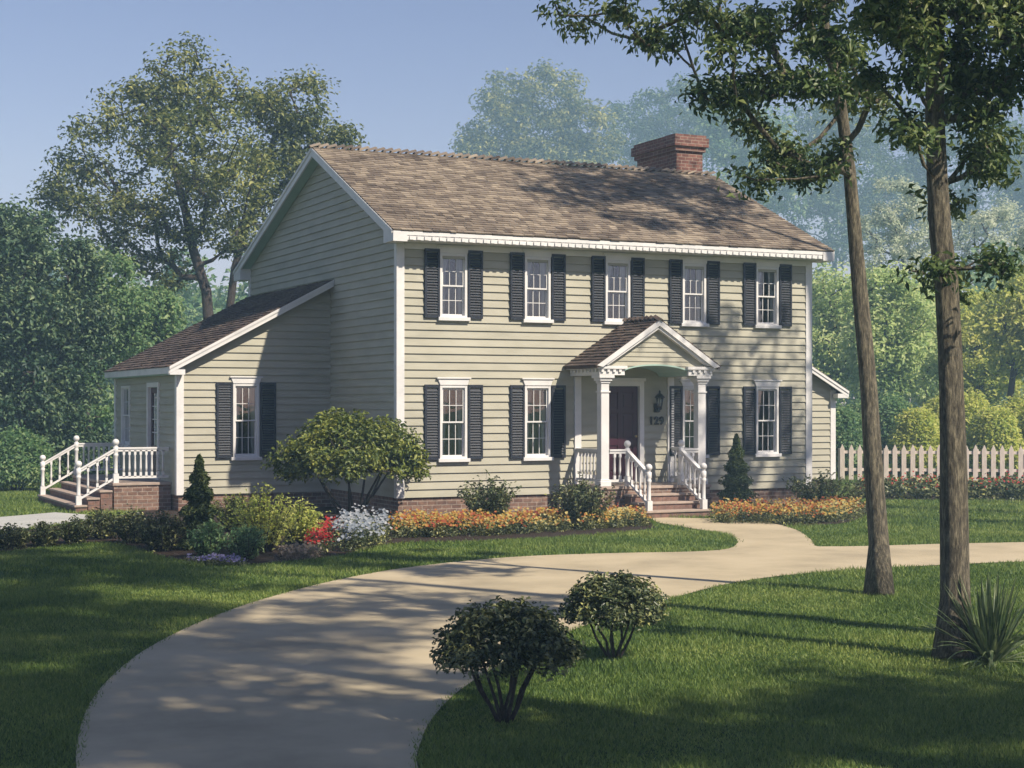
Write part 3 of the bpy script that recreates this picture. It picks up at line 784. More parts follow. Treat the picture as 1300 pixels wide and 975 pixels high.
# ---- railings
def post(parent, x, y, z0, h, ball=True, r=.058):
    m = MB(); m.box(x-r,x+r,y-r,y+r,z0,z0+.20); 
    m.lathe([(r*.95,z0+.20),(r*.72,z0+.23),(r*.72,z0+h-.26),(r*.95,z0+h-.24),(r*.95,z0+h-.20),(r*.7,z0+h-.18),(r*1.0,z0+h-.15),(r*1.0,z0+h-.04),(r*.6,z0+h-.03)], (x,y), 12)
    if ball:
        m.lathe([(r*.5,z0+h-.03),(r*.75,z0+h-.01)]+[(.074*math.sin(t),z0+h+.06-.074*math.cos(t)) for t in [R(a) for a in range(25,181,20)]], (x,y), 14)
    m.build('post', M['trim'], parent)
def bar(m, a, b, w, h):
    """square bar from a to b, w wide, h high"""
    a, b = Vector(a), Vector(b); d = b-a; hd = Vector((d.x,d.y,0)).normalized(); s = Vector((-hd.y,hd.x,0))*w/2; u = Vector((0,0,h/2))
    c = [a-s-u,a+s-u,a+s+u,a-s+u,b-s-u,b+s-u,b+s+u,b-s+u]; n = len(m.v); m.v += [tuple(p) for p in c]
    for f in ((0,1,2,3),(7,6,5,4),(0,4,5,1),(1,5,6,2),(2,6,7,3),(3,7,4,0)): m.f.append(tuple(n+i for i in f)); m.smooth.append(False)
def railing(a, b, za, zb, posts=(True,True), n=4, h=.78, name='railing'):
    """a,b plan points; za,zb floor heights at both ends"""
    m = MB(); top_a = (a[0],a[1],za+h-.02); top_b = (b[0],b[1],zb+h-.02)
    bar(m, top_a, top_b, .085, .035); bar(m, (a[0],a[1],za+h-.065), (b[0],b[1],zb+h-.065), .05, .055)
    o = m.build(name, M['trim'], H)
    m = MB(); bar(m, (a[0],a[1],za+.12), (b[0],b[1],zb+.12), .05, .05); m.build('bottom_rail', M['trim'], o)
    for i in range(n):
        t = (i+1)/(n+1); x = a[0]+(b[0]-a[0])*t; y = a[1]+(b[1]-a[1])*t; zf = za+(zb-za)*t
        m = MB(); z0, z1 = zf+.13, zf+h-.07
        m.box(x-.025,x+.025,y-.025,y+.025,z0,z0+.10); m.lathe([(.02,z0+.10),(.026,z0+.2),(.018,z1-.12),(.024,z1-.10)],(x,y),8); m.box(x-.025,x+.025,y-.025,y+.025,z1-.10,z1)
        m.build('baluster', M['trim'], o)
    for (p, z, k) in ((a,za,posts[0]),(b,zb,posts[1])):
        if k: post(o, p[0], p[1], z+.001, h+.05)
    return o
ty = -PD+.06; by = yb_last+.10; bz = rise
for s, sx in ((-1,SL),(1,SR)):
    railing((sx,ty),(sx,by),PT,bz,(True,True),4)
    cx = CLx if s < 0 else CRx
    railing((cx-s*.10,ty),(sx+s*.05,ty),PT,PT,(False,False),2)
    railing((cx,-.06),(cx,CYy+.1),PT,PT,(False,False),6)

# ---- side porch on the left wing
sy0 = WY+.62; sy1 = facy(97, facx(147, sy0)); sxE = facx(147, sy0)-.06
mb = MB(); mb.box(sxE,WLX-.03,sy0-.1,sy1+.14,-.1,PT-.06); so = mb.build('side_porch_base', M['brick'], H)
mb = MB(); mb.box(sxE-.03,WLX-.03,sy0-.13,sy1+.17,PT-.06,PT); mb.build('porch_floor', M['tread'], so, bevel=.008)
mb = MB(); mt = MB(); run2 = .27
for i in range(NS-1):
    zt_ = PT-rise*(i+1); xa = sxE-.032-run2*i; xb = xa-run2
    mb.box(xb+.02,xa,sy0-.08,sy1+.12,-.1,zt_-.045); mt.box(xb-.01,xa,sy0-.11,sy1+.15,zt_-.045,zt_)
st2 = mb.build('side_steps', M['step'], H); mt.build('tread', M['tread'], st2, bevel=.006)
sxB = sxE-.032-run2*(NS-1)+.10
for y in (sy0, sy1):
    railing((sxE+.06,y),(sxB,y),PT,rise,(True,True),3)
railing((sxE+.11,sy0),(WLX-.06,sy0),PT,PT,(False,False),8)
railing((sxE+.11,sy1),(WLX-.06,sy1),PT,PT,(False,False),8)

# ------------------------------------------------------------------ vegetation
def tree_mesh(name, base, trunk, r0, clumps, nleaf, lsize, crad, leafmat, barkmat, up=.5, aspect=.5, sides=10, twig=.012, wob=0, flat=.7, off=(0,0,0), expo=.46, r_end=None, label=None, cat='tree', group=None):
    """trunk: list of world points (first = base). clumps: (n,3) world points."""
    root = empty(name, tuple(base)); B = np.array(tuple(base))
    pts = [np.array(tuple(p)) - B for p in trunk]; cl = np.array([tuple(c) for c in clumps]) - B
    # resample the trunk
    P = [pts[0]]
    for a, b in zip(pts[:-1], pts[1:]):
        k = max(1, int(np.linalg.norm(b-a)/max(.35, np.linalg.norm(pts[-1]-pts[0])/28)))
        for i in range(1, k+1): P.append(a+(b-a)*i/k)
    nodes = list(P); parent = [-1]+list(range(len(P)-1)); chains = []
    minz = P[0][2] + .30*(min(c[2] for c in cl)-P[0][2])
    start = next((i for i, p in enumerate(P) if p[2] >= minz), 0); start = min(start, max(0, len(P)-4))
    arr = np.array(nodes)
    top = P[-1]
    order = np.argsort([min(np.linalg.norm(arr[start:]-c, axis=1)) for c in cl])
    ok = [i >= start for i in range(len(P))]
    ends = []
    for ci in order:
        c = cl[ci]; A_ = np.array(nodes); d = np.linalg.norm(A_-c, axis=1)
        cost = d + .9*np.maximum(0, A_[:,2]-c[2]+.25*d) + np.where(ok, 0, 1e6)
        j = int(cost.argmin()); L = d[j]; k = max(2, int(L/.7)+1)
        a = nodes[j]; hor = c-a; ctrl = a + hor*.5 + np.array([0,0,-.08*L]) + rng.normal(0,.07*L,3)
        prev = j; ch_ = [j]
        for i in range(1, k+1):
            t = i/k; p = a*(1-t)**2 + 2*ctrl*t*(1-t) + c*t*t + (rng.normal(0,.02*L,3) if i < k else 0)
            nodes.append(p); ok.append(True); parent.append(prev); prev = len(nodes)-1; ch_.append(prev)
        chains.append(ch_); ends.append(prev)
    wgt = np.zeros(len(nodes))
    for e in ends:
        j = e
        while j >= 0: wgt[j] += 1; j = parent[j]
    rad = twig*np.maximum(wgt, 1)**expo
    nt_ = len(P); tr = []
    hgt = P[-1][2]-P[0][2]
    for i in range(nt_):
        t = i/(nt_-1); e_ = r_end if r_end is not None else rad[nt_-1]
        tr.append((r0*(1-t)**.8*(1-.0) + e_*(1-(1-t)**.8)) * (1+.55*math.exp(-(P[i][2]-P[0][2])/(.6*r0+.12))))
    m = MB(); m.tube(P, tr, sides+4, wob); m.build('trunk', barkmat, root)
    m = MB()
    for ch_ in chains:
        rr = [rad[j] for j in ch_]; rr[0] = min(rr[1]*1.15, (tr[ch_[0]]*.9 if ch_[0] < nt_ else rad[ch_[0]]))
        if ch_[0] < nt_:
            for q in range(1,len(rr)): rr[q] = min(rr[q], tr[ch_[0]]*.75)
        m.tube([nodes[j] for j in ch_], rr, 6 if sides > 6 else 4, 0, False)
    m.build('branches', barkmat, root)
    n_ = nleaf*len(cl); ci = rng.integers(0, len(cl), n_)
    cr = crad*rng.uniform(.6,1.3,len(cl)); v = unit(rng.normal(size=(n_,3))); rr = rng.random(n_)**.55
    offv = v*rr[:,None]*cr[ci][:,None]; offv[:,2] *= flat
    leaves('leaves', cl[ci]+offv, lsize, leafmat, root, up, aspect, out=v)
    tag(root, label, cat, group)
    return root
def lobes_px(lobes, d, n, sz=1.0, shell=.45):
    """lobes (px,py,rpx[,dz]) at distance d -> clump centres"""
    a = np.array([l[2]**2 for l in lobes], float); a /= a.sum(); out = []
    for l, w in zip(lobes, a):
        k = max(2, int(round(n*w))); dd = d+(l[3] if len(l) > 3 else 0); r = l[2]/F*dd; c = np.array(tuple(A(l[0], l[1], dd)))
        v = unit(rng.normal(size=(k,3))); rr = (shell+(1-shell)*rng.random(k))**.6*rng.uniform(.8,1.22,k)
        p = c+v*rr[:,None]*r*np.array([1,1,.85]); out.append(p)
    return np.concatenate(out)

# --- big tree behind the left wing
d = 56
lob = [(245,100,52),(205,120,50),(160,140,46),(110,190,42),(85,235,40),(120,265,50),(70,262,26),(180,215,62,3),(250,180,66,-3),(240,260,62),(180,295,50),(300,225,56),(210,340,36),(290,120,36),(310,300,40),(150,330,30)]
cl = lobes_px(lob, d, 330)
b = G(268,640); b = W((268-650)/F*d, d, 0)
tree_mesh('tall_tree', b, [b, A(266,420,d), A(262,370,d), A(246,320,d), A(236,270,d), A(222,215,d), A(205,165,d)], .24, cl, 62, .175, .70, M['leaf_big'], M['barkdark'], twig=.02, expo=.40,
          label='tall spreading tree with a wide airy crown behind the left wing of the house')
d = 59
lob = [(370,130,44),(400,170,38),(430,180,24),(350,180,44),(345,235,40),(330,290,36),(385,215,36),(330,140,30)]
cl = lobes_px(lob, d, 170)
b = W((297-650)/F*d, d, 0)
tree_mesh('tall_tree', b, [b, A(292,390,d), A(298,340,d), A(312,290,d), A(330,230,d), A(350,170,d)], .17, cl, 62, .175, .70, M['leaf_big'], M['barkdark'], twig=.018, expo=.40,
          label='slimmer sunlit tree leaning right beside the tall spreading tree, its crown above the gable')
# --- grove at the left
grove = [
 (-25,50,'leaf_dark',[(-30,330,60),(-10,400,60),(30,300,45),(-50,450,60),(20,480,45),(0,540,50),(-40,520,50)], 'dark green tree cut by the left edge of the picture'),
 (28,47,'leaf_dark',[(20,330,45),(35,390,50),(15,440,42),(45,480,36),(10,290,32),(30,530,42)], 'dark grove tree with thin stem, second from the left edge'),
 (75,49,'leaf_dark',[(75,350,48),(95,400,46),(60,430,42),(95,460,34),(110,330,30),(80,510,38),(70,550,34)], 'bushy dark tree standing left of the side porch stairs'),
 (112,52,'leaf_mid',[(130,350,38),(120,400,42),(150,420,36),(110,460,34),(160,380,30),(118,520,34)], 'mid green tree rising over the side porch, lit from the right'),
 (165,55,'leaf_mid',[(185,400,34),(200,390,26),(170,440,32),(205,425,22)], 'small pale green tree just above the left wing roof'),
 (-70,46,'leaf_dark',[(-70,400,80),(-90,330,60),(-60,470,60)], 'dark tree outside the left edge of the picture'),
]
for px, d, mt_, lob, lab in grove:
    cl = lobes_px(lob, d, 60+int(sum(l[2]**2 for l in lob)/110)); b = W((px-650)/F*d, d, 0)
    tree_mesh('grove_tree', b, [b, A(px+4,580,d), A(px-2,520,d), A(px+6,450,d), A(lob[0][0],lob[0][1]+20,d)], .15, cl, 85, .17, .6, M[mt_], M['barkdark'], twig=.018, label=lab, group='trees of the grove left of the house')
# --- far trees beyond the house, in the haze
far = [
 (680,118,'leaf_big',[(700,120,40),(650,125,40),(620,160,36),(740,160,36),(690,180,55),(760,195,30),(600,185,22),(650,210,50),(730,210,50)], 'large hazy round-crowned tree behind the middle of the roof'),
 (840,140,'leaf_dark',[(830,150,36),(870,130,34),(900,160,40),(800,180,34),(850,200,50),(790,150,22)], 'far bluish tree behind the brick chimney'),
 (945,125,'leaf_mid',[(930,140,36),(960,180,46),(910,180,36),(980,230,46),(940,240,40)], 'far tree in the haze to the right of the chimney'),
 (1050,130,'leaf_dark',[(1040,170,44),(1080,160,40),(1030,240,56),(1090,230,50),(1060,290,50)], 'blue far tree between the chimney and the slender trunk'),
 (1160,135,'leaf_dark',[(1150,180,50),(1200,170,50),(1140,250,50),(1190,250,50)], 'blue far tree behind the thick foreground trunk'),
 (1280,130,'leaf_dark',[(1260,190,50),(1310,200,56),(1270,260,56),(1330,270,50)], 'blue far tree at the right edge above the pale trees'),
 (520,150,'leaf_dark',[(520,260,40),(560,250,36),(480,280,36)], 'distant low tree hidden behind the main roof'),
 (-10,120,'leaf_mid',[(-20,330,60),(40,360,50),(100,380,40)], 'distant tree showing between the left grove stems'),
 (220,110,'leaf_mid',[(215,420,38),(240,400,34),(180,430,40),(280,400,30)], 'distant pale green tree seen under the tall tree crown'),
]
for px, d, mt_, lob, lab in far:
    d *= 1.9
    cl = lobes_px(lob, d, 50+int(sum(l[2]**2 for l in lob)/90)); b = W((px-650)/F*d, d, 0); tp = lob[0]
    tree_mesh('far_tree', b, [b, A(px,440,d), A(px+10,330,d), A(px-5,tp[1]+90,d), A(tp[0],tp[1]+20,d)], .4, cl, 80, .70, 2.6, M[mt_], M['barkdark'], twig=.06, sides=6, label=lab, group='far trees in the haze')
# --- right-hand woodland behind the fence
wood = [
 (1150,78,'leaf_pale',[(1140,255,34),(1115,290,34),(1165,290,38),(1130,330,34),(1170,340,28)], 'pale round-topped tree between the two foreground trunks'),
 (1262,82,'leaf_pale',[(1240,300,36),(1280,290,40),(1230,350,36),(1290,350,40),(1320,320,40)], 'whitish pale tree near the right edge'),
 (1055,66,'leaf_mint',[(1060,370,36),(1045,420,36),(1090,400,40),(1075,450,40),(1050,480,30)], 'green tree directly behind the right corner of the house'),
 (1118,60,'leaf_mint',[(1120,370,34),(1150,400,40),(1110,430,40),(1150,460,42),(1120,490,34)], 'bushy green tree with dark limbs behind the slender trunk'),
 (1180,70,'leaf_mint',[(1175,390,34),(1190,440,40),(1165,490,34)], 'sunlit green tree just behind the thick trunk'),
 (1235,62,'leaf_yel',[(1240,400,32),(1230,450,36),(1255,480,36),(1225,500,30)], 'yellow-green sapling right of the thick trunk'),
 (1287,58,'leaf_yel',[(1275,410,32),(1300,380,34),(1310,440,40),(1285,460,24),(1330,400,40)], 'yellow-green tree with a dark forked stem at the right edge'),
]
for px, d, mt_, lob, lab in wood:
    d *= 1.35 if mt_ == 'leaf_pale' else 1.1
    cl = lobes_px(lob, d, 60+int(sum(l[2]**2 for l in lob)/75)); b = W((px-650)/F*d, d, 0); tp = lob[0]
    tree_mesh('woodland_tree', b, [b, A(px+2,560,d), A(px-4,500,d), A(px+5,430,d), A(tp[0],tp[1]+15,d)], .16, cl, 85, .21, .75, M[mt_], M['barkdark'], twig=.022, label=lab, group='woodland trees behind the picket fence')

def far_wood():
    C_ = []
    for cx_ in np.arange(-90,115,1.3):
        for k in range(4):
            x = cx_+rng.normal(0,1.5); z = rng.uniform(100,150); h = rng.uniform(3,9.5)+(2.5 if k == 0 else 0); r_ = rng.uniform(1.8,3.2)
            n_ = 330; v = unit(rng.normal(size=(n_,3)))*(rng.random(n_)**.4)[:,None]*r_*np.array([1,1,1.0]); b = np.array(tuple(W(x,z,h)))
            C_.append(b+v); 
            n2 = 90; v = rng.normal(size=(n2,3))*np.array([1.4,1.4,0]); v[:,2] = rng.random(n2)*h; C_.append(np.array(tuple(W(x,z,0)))+v)
    C_ = np.concatenate(C_); C_ = C_[C_[:,2] > .1]
    return leaves('far_woodland', C_, .55, M['leaf_mid'], None, .4, .6)
tag(far_wood(), 'distant mass of woodland foliage seen low between the trees', 'woodland', kind='stuff')
# --- understory shrubs
def shrub(px, py, wpx, hpx, mat, label, name='shrub', group=None, stems=5, bare=.25, lsize=.06, dens=1.0, crad=None, d=None, nst=None, up=.4, cat='shrub', flat=.8, barkm='barkdark', shape=1.0):
    b = G(px, py) if d is None else W((px-650)/F*d, d, 0)
    dd = F*EYE/(py-HZ) if d is None else d
    w = wpx/F*dd/2; h = hpx/F*dd
    root = empty(name, tuple(b)); n_ = int(42*stems*.4*dens)+20
    # clump centres on a dome
    v = unit(rng.normal(size=(n_,3))); v[:,2] = np.abs(v[:,2])*1.15-.22
    rr = rng.uniform(.55,1.0,n_)**.7
    ch_ = h*(1-bare); c = np.stack([v[:,0]*rr*w*.86, v[:,1]*rr*w*.80, h*bare+ch_*(.33)+v[:,2]*rr*ch_*.60], 1)
    c[:,0] += rng.normal(0,.04*w,n_)
    c[:,2] = np.clip(c[:,2], .06, None)
    m = MB(); mids = []
    for i in range(stems):
        t = 2*math.pi*i/stems+rng.uniform(-.4,.4); q = np.array([math.cos(t)*w*.5, math.sin(t)*w*.45, h*(bare+.22)])
        p0 = np.array([math.cos(t)*.03*h, math.sin(t)*.03*h, -.03]); m1 = q*.5+np.array([0,0,-.03*h])+rng.normal(0,.03*h,3)
        r_ = .012*h+.006
        m.tube([p0, m1*.5+p0*.5+rng.normal(0,.01*h,3), m1, q], [r_,r_*.85,r_*.7,r_*.5], 6); mids += [m1, q]
    mids = np.array(mids)
    for p in c:
        j = np.linalg.norm(mids-p, axis=1).argmin(); a = mids[j]; k = (a+p)/2+rng.normal(0,.04*h,3); k[2] -= .03*h
        m.tube([a,k,p], [.008*h+.003,.006*h+.002,.002], 4, 0, False)
    m.build('stems', M[barkm], root)
    cr = crad or min(w,h)*.26; L = int(26*dens*(cr/lsize)**1.35*.5)+14
    ci = rng.integers(0,n_,L*n_); vv = unit(rng.normal(size=(len(ci),3))); of = vv*(rng.random(len(ci))**.5*cr)[:,None]; of[:,2] *= flat
    cc = c[ci]+of; cc[:,2] = np.maximum(cc[:,2], .02)
    leaves('leaves', cc, lsize, M[mat], root, up, .5, out=unit(cc-np.array([0,0,h*.4]))*.8)
    tag(root, label, cat, group); return root
def spray(px, py, wpx, hpx, mat, label, name='shrub', group=None, n=60, lsize=.06, cat='shrub'):
    b = G(px, py); dd = F*EYE/(py-HZ); w = wpx/F*dd/2; h = hpx/F*dd; root = empty(name, tuple(b)); m = MB(); C_ = []
    for i in range(n):
        a = rng.uniform(0,2*math.pi); e = rng.random()**.7; L = h*rng.uniform(.65,1.08)*(1.0-.30*e); p = np.array([math.cos(a),math.sin(a),0])*w*.35*e
        q = p+np.array([math.cos(a)*w*.75*e, math.sin(a)*w*.75*e, L]); mid = (p+q)/2+np.array([math.cos(a),math.sin(a),.3])*-.06*h+rng.normal(0,.02,3)
        ln = []
        for k in range(7):
            t = k/6; ln.append(p*(1-t)**2+2*mid*t*(1-t)+q*t*t)
        m.tube(ln, [.007*(1-.7*k/6)+.001 for k in range(7)], 4, 0, False)
        for k in range(26):
            t = rng.uniform(.2,1.04); C_.append(p*(1-t)**2+2*mid*t*(1-t)+q*t*t+rng.normal(0,.035,3))
    m.build('stems', M['barkdark'], root); C_ = np.array(C_); C_[:,2] = np.maximum(C_[:,2],.02)
    leaves('leaves', C_, lsize, M[mat], root, .2, .42, out=np.tile(np.array([[0,0,.6]]),(len(C_),1)))
    tag(root, label, cat, group); return root
# big shrub at the corner
shrub(447,664,222,150,'shrub_lit','large open-branched round shrub in front of the house corner', 'corner_shrub', stems=8, bare=.26, lsize=.10, dens=1.3, crad=.27)
shrub(640,917,205,162,'shrub_dark','larger and nearer of the two dark rounded bushes beside the driveway','rounded_bush','rounded bushes beside the driveway', 9, .34, .052, .95, .12)
shrub(780,838,152,114,'shrub_dark','smaller and farther of the two dark rounded bushes beside the driveway','rounded_bush','rounded bushes beside the driveway', 8, .34, .052, .95, .12)
spray(620,666,78,64,'shrub_grey','grey-green foundation shrub under the windows left of the porch','foundation_shrub','foundation shrubs', 90, .085)
spray(738,671,78,64,'shrub_dark','dark foundation shrub at the left side of the front steps','foundation_shrub','foundation shrubs', 110, .08)
spray(1046,647,100,50,'shrub_grey','loose grey-green shrub at the right corner of the house','foundation_shrub','foundation shrubs', 90, .09)
low = [
 (335,700,96,76,'leaf_yel','shrub with sunlight painted into its yellow-green leaves, mounded in the middle of the left bed'),  # stands in tree shade; sunlit look comes from the leaf colour
 (312,710,48,42,'leaf_mid','small clipped green mound at the lawn edge of the left bed'),
 (265,708,44,42,'leaf_mid','small rounded grey-green bush right below the left conical evergreen'),
 (380,692,60,52,'leaf_yel','green shrub behind the red flowers'),  # same lightened leaves, sunlight put into the colour
 (300,675,60,46,'shrub_lit','shrub against the brick base under the left wing window'),
 (205,700,60,48,'shrub_dark','dark shrub below the corner of the left wing'),
 (170,690,56,40,'shrub_dark','dark low shrub before the side porch brickwork'),
 (130,685,50,36,'shrub_dark','dark low shrub near the foot of the side stairs'),
 (95,690,44,30,'shrub_grey','leafy low plant beside the pale side walk'),
 (55,694,46,28,'shrub_grey','low tufted plant on the left bed near the picture edge'),
 (12,697,50,28,'shrub_grey','low tufted plant at the very left edge'),
]
for px,py,w_,h_,mt_,lab in low:
    spray(px,py,w_*1.05,h_*1.08,mt_,lab,'bed_shrub','shrubs of the left planting bed',110 if w_ > 50 else 80,.065)
und = [(22,638,80,60,'leaf_mid','sunlit bush left of the side stairs','d',44),(70,618,60,46,'leaf_dark','dark bush behind the side stairs','d',49),(120,600,60,40,'leaf_dark','dark bush behind the side porch railing','d',52),(-40,640,90,70,'leaf_dark','dark bush beyond the left edge','d',44)]
for px,py,w_,h_,mt_,lab,_,d in und:
    shrub(px,0,w_,h_+20,mt_,lab,'woodland_bush','bushes at the foot of the left grove',6,.02,.12,1.6,.42,d=d)
hx = 1075; k_ = 0
hl = ['bush behind the fence next to the house corner','low bush behind the fence left of the slender trunk','bush behind the fence right of the slender trunk','rounded bush behind the fence midway between the trunks','low bush behind the fence touching the thick trunk','sunny bush behind the fence right of the thick trunk','sunny bush behind the fence above the spiky plant','bush behind the fence at the right edge','bush behind the fence past the right edge']
for i in range(9):
    shrub(1070+i*32,0,62,92+8*((i*7)%3),'leaf_yel' if i > 2 else 'leaf_mid',hl[i],'woodland_bush','bushes behind the picket fence',6,.02,.13,1.5,.45,d=53+((i*5)%3)*1.8)

# conical evergreens
def conifer(px, py, wpx, hpx, label):
    b = G(px, py); d = F*EYE/(py-HZ); w = wpx/F*d/2; h = hpx/F*d; root = empty('conical_evergreen', tuple(b))
    m = MB(); m.tube([(0,0,-.02),(0,0,h*.95)], [.03,.006], 6); m.build('trunk', M['barkdark'], root)
    n_ = 7000; t = rng.random(n_)**1.25; prof = (1-t)**.8*w*1.2*(.82+.22*np.sin(t*34+rng.random(n_)*1.5)); a = rng.uniform(0,2*math.pi,n_)
    lump = 1+.15*np.sin(a*5+t*21)
    r_ = prof*lump*rng.random(n_)**.35
    c = np.stack([np.cos(a)*r_, np.sin(a)*r_, .04+t*h*.98], 1)
    leaves('needles', c, .085, M['conifer'], root, .5, .3, out=np.stack([np.cos(a),np.sin(a),np.full(n_,.6)],1))
    tag(root, label, 'evergreen', 'conical evergreens')
conifer(253,697,58,118,'small conical evergreen below the corner of the left wing')
conifer(935,650,48,98,'small conical evergreen right of the front steps')

# flower borders
def border(name, poly, n_plants, h, leafmat, petal, label, fl=5, psize=.055, lsz=.05, cat='flowers', kind='stuff', hv=.35, tall=0):
    xs = np.array([p[0] for p in poly]); ys = np.array([p[1] for p in poly]); P = []
    while len(P) < n_plants:
        x = rng.uniform(xs.min(), xs.max(), 400); y = rng.uniform(ys.min(), ys.max(), 400); k = inside(poly, x, y)
        P += list(zip(x[k], y[k]))
    P = np.array(P[:n_plants]); root = empty(name, (P[:,0].mean(), P[:,1].mean(), 0)); P -= P.mean(0)
    L = 26; ci = np.repeat(np.arange(n_plants), L); hh = h*rng.uniform(1-hv,1+hv,n_plants)
    v = rng.normal(size=(len(ci),3))*np.array([.06,.06,0]); z = rng.random(len(ci))*hh[ci]*.85
    leaves('foliage', np.stack([P[ci,0]+v[:,0], P[ci,1]+v[:,1], z],1), lsz, M[leafmat], root, .5)
    ci = np.repeat(np.arange(n_plants), fl); m_ = len(ci); c = np.stack([P[ci,0]+rng.normal(0,.06,m_), P[ci,1]+rng.normal(0,.06,m_), hh[ci]*rng.uniform(.6 if tall else .8,1.12,m_)],1)
    # rosette blossoms: a 6-sided cup
    nr = unit(np.stack([rng.normal(0,.5,m_)-.15, rng.normal(-.5,.5,m_), np.full(m_,.9)],1)); a1 = unit(np.cross(nr, rng.normal(size=(m_,3)))); a2 = np.cross(nr, a1)
    r_ = psize*.5*rng.uniform(.7,1.25,m_)[:,None]; V = [c - nr*r_*.3]
    for k in range(6):
        t = k*math.pi/3; V.append(c+(a1*math.cos(t)+a2*math.sin(t))*r_*(1 if k % 2 else .85))
    co = np.stack(V,1); idx = np.array([[0,1+k,1+(k+1)%6] for k in range(6)])
    npmesh('blossoms', co, 6, idx, M[petal], root)
    tag(root, label, cat, None, kind); return root
border('flower_border', gp([(498,684),(600,682),(700,677),(822,669),(815,660),(700,663),(600,667),(498,668)]), 1100, .24, 'shrub_dark', 'fl_orange', 'orange and yellow flower border along the lawn left of the front steps', fl=3)
border('flower_border', gp([(905,665),(1010,667),(1075,663),(1100,654),(1085,648),(1000,653),(905,655)]), 700, .26, 'shrub_dark', 'fl_orange', 'orange and yellow flower border right of the front steps', fl=3)
border('red_flowers', gp([(388,706),(412,706),(432,684),(436,674),(415,678),(398,690)]), 150, .24, 'shrub_dark', 'fl_red', 'patch of red flowers beside the white flower mound', fl=5, psize=.05, tall=1)
border('white_flowers', gp([(420,700),(460,703),(494,692),(492,678),(455,675),(428,684)]), 170, .36, 'shrub_dark', 'fl_white', 'mound of white flowers below the large corner shrub', fl=4, psize=.06)
border('purple_flowers', gp([(228,714),(262,719),(310,719),(308,714),(262,713)]), 34, .10, 'shrub_grey', 'fl_purple', 'low pale purple flowers on the lawn edge of the left bed', fl=6, psize=.04)
border('pink_plumes', gp([(362,713),(400,711),(402,705),(362,706)]), 50, .16, 'fl_pink', 'fl_pink', 'buff pink tufts just left of the red flowers', fl=4, psize=.05)
border('fence_flowers', gp([(1090,634),(1300,636),(1500,638),(1500,622),(1300,620),(1090,621)]), 620, .38, 'shrub_dark', 'fl_red', 'dark bed of green plants and red flowers along the picket fence', fl=1, psize=.055, lsz=.12)

# strap-leaved plant at the foot of the thick trunk
def strap_plant():
    b = G(1258,842); d = F*EYE/(842-HZ); root = empty('spiky_plant', tuple(b)); m = MB()
    for i in range(150):
        a = random.uniform(0,2*math.pi); el = random.uniform(.12,1)**.8; L = random.uniform(.50,.86); w = random.uniform(.012,.019)
        p = Vector((math.cos(a)*.05,math.sin(a)*.05,0)); dr = Vector((math.cos(a)*(1.05-el),math.sin(a)*(1.05-el),el*1.15)).normalized(); sd_ = Vector((-math.sin(a),math.cos(a),0)); pv = None; k = 8
        bend = random.uniform(.05,.24)*(1.3-el)
        for j in range(k+1):
            t = j/k; ww_ = w*(1-t)**.55*(.6+.8*min(1,t*4))+.0006
            up_ = sd_.cross(dr)*(-.35*ww_)
            row = (p-sd_*ww_+up_*-1, p, p+sd_*ww_+up_*-1)
            if pv:
                for q in (0,1): m.q([pv[q],pv[q+1],row[q+1],row[q]], True)
            pv = row; p = p+dr*(L/k); dr = (dr+Vector((0,0,-bend))).normalized()
            if p.z < .02: p.z = .02
    m.build('strap_leaves', M['yucca'], root); tag(root, 'spiky clump of arching strap leaves at the foot of the thick tree trunk', 'plant')
strap_plant()

# --- foreground trees
d1 = F*EYE/(755-HZ); b1 = G(1116,757)
def fgcl(l, d, r_, per, dz=1.4):
    out = []
    for px, py, rp in l:
        r = rp/F*d; k = max(2, int(per*(rp/30)**2))
        c = np.array(tuple(A(px,py,d)))+np.array([FX,FY,0])*rng.uniform(-dz,dz)
        v = unit(rng.normal(size=(k,3))); out.append(c+v*(rng.random(k)**.5)[:,None]*r*np.array([1,1,.7]))
    return np.concatenate(out)
vis1 = [(705,3,14),(735,0,20),(790,18,24),(830,30,26),(850,60,18),(880,12,30),(930,20,34),(980,15,30),(1010,35,30),(950,65,26),(905,95,20),(940,105,30),(985,95,36),(1030,85,30),(890,130,20),(925,140,24),(960,150,26),(1000,135,30),(1040,140,26),(985,200,26),(1020,190,26),(1050,205,20),(960,225,20),(940,245,14),(1010,225,22),(1035,238,14),(1085,60,28),(1100,110,24),(1130,80,24),(1090,150,18),(1060,20,30)]
cl1 = fgcl(vis1, d1, 0, 17)
hid1 = [(900,-60,50),(980,-80,60),(1060,-90,70),(1130,-90,60),(1090,-190,60)]
cl1 = np.concatenate([cl1, fgcl(hid1, d1, 0, 4, 2.6)])
tree_mesh('slender_tree', b1, [b1, A(1116,690,d1), A(1109,600,d1), A(1103,500,d1), A(1094,400,d1), A(1087,320,d1), A(1079,220,d1), A(1066,120,d1), A(1050,50,d1), A(1040,-20,d1), A(1030,-120,d1), A(1020,-220,d1)], .125, cl1, 25, .105, .30, M['leaf_fg'], M['bark'], twig=.009, sides=12, wob=.05, up=.1, aspect=.42, r_end=.03, expo=.36,
          label='slender leaning tree trunk with leafy boughs reaching left over the roof')
d2 = F*EYE/(835-HZ); b2 = G(1213,838)
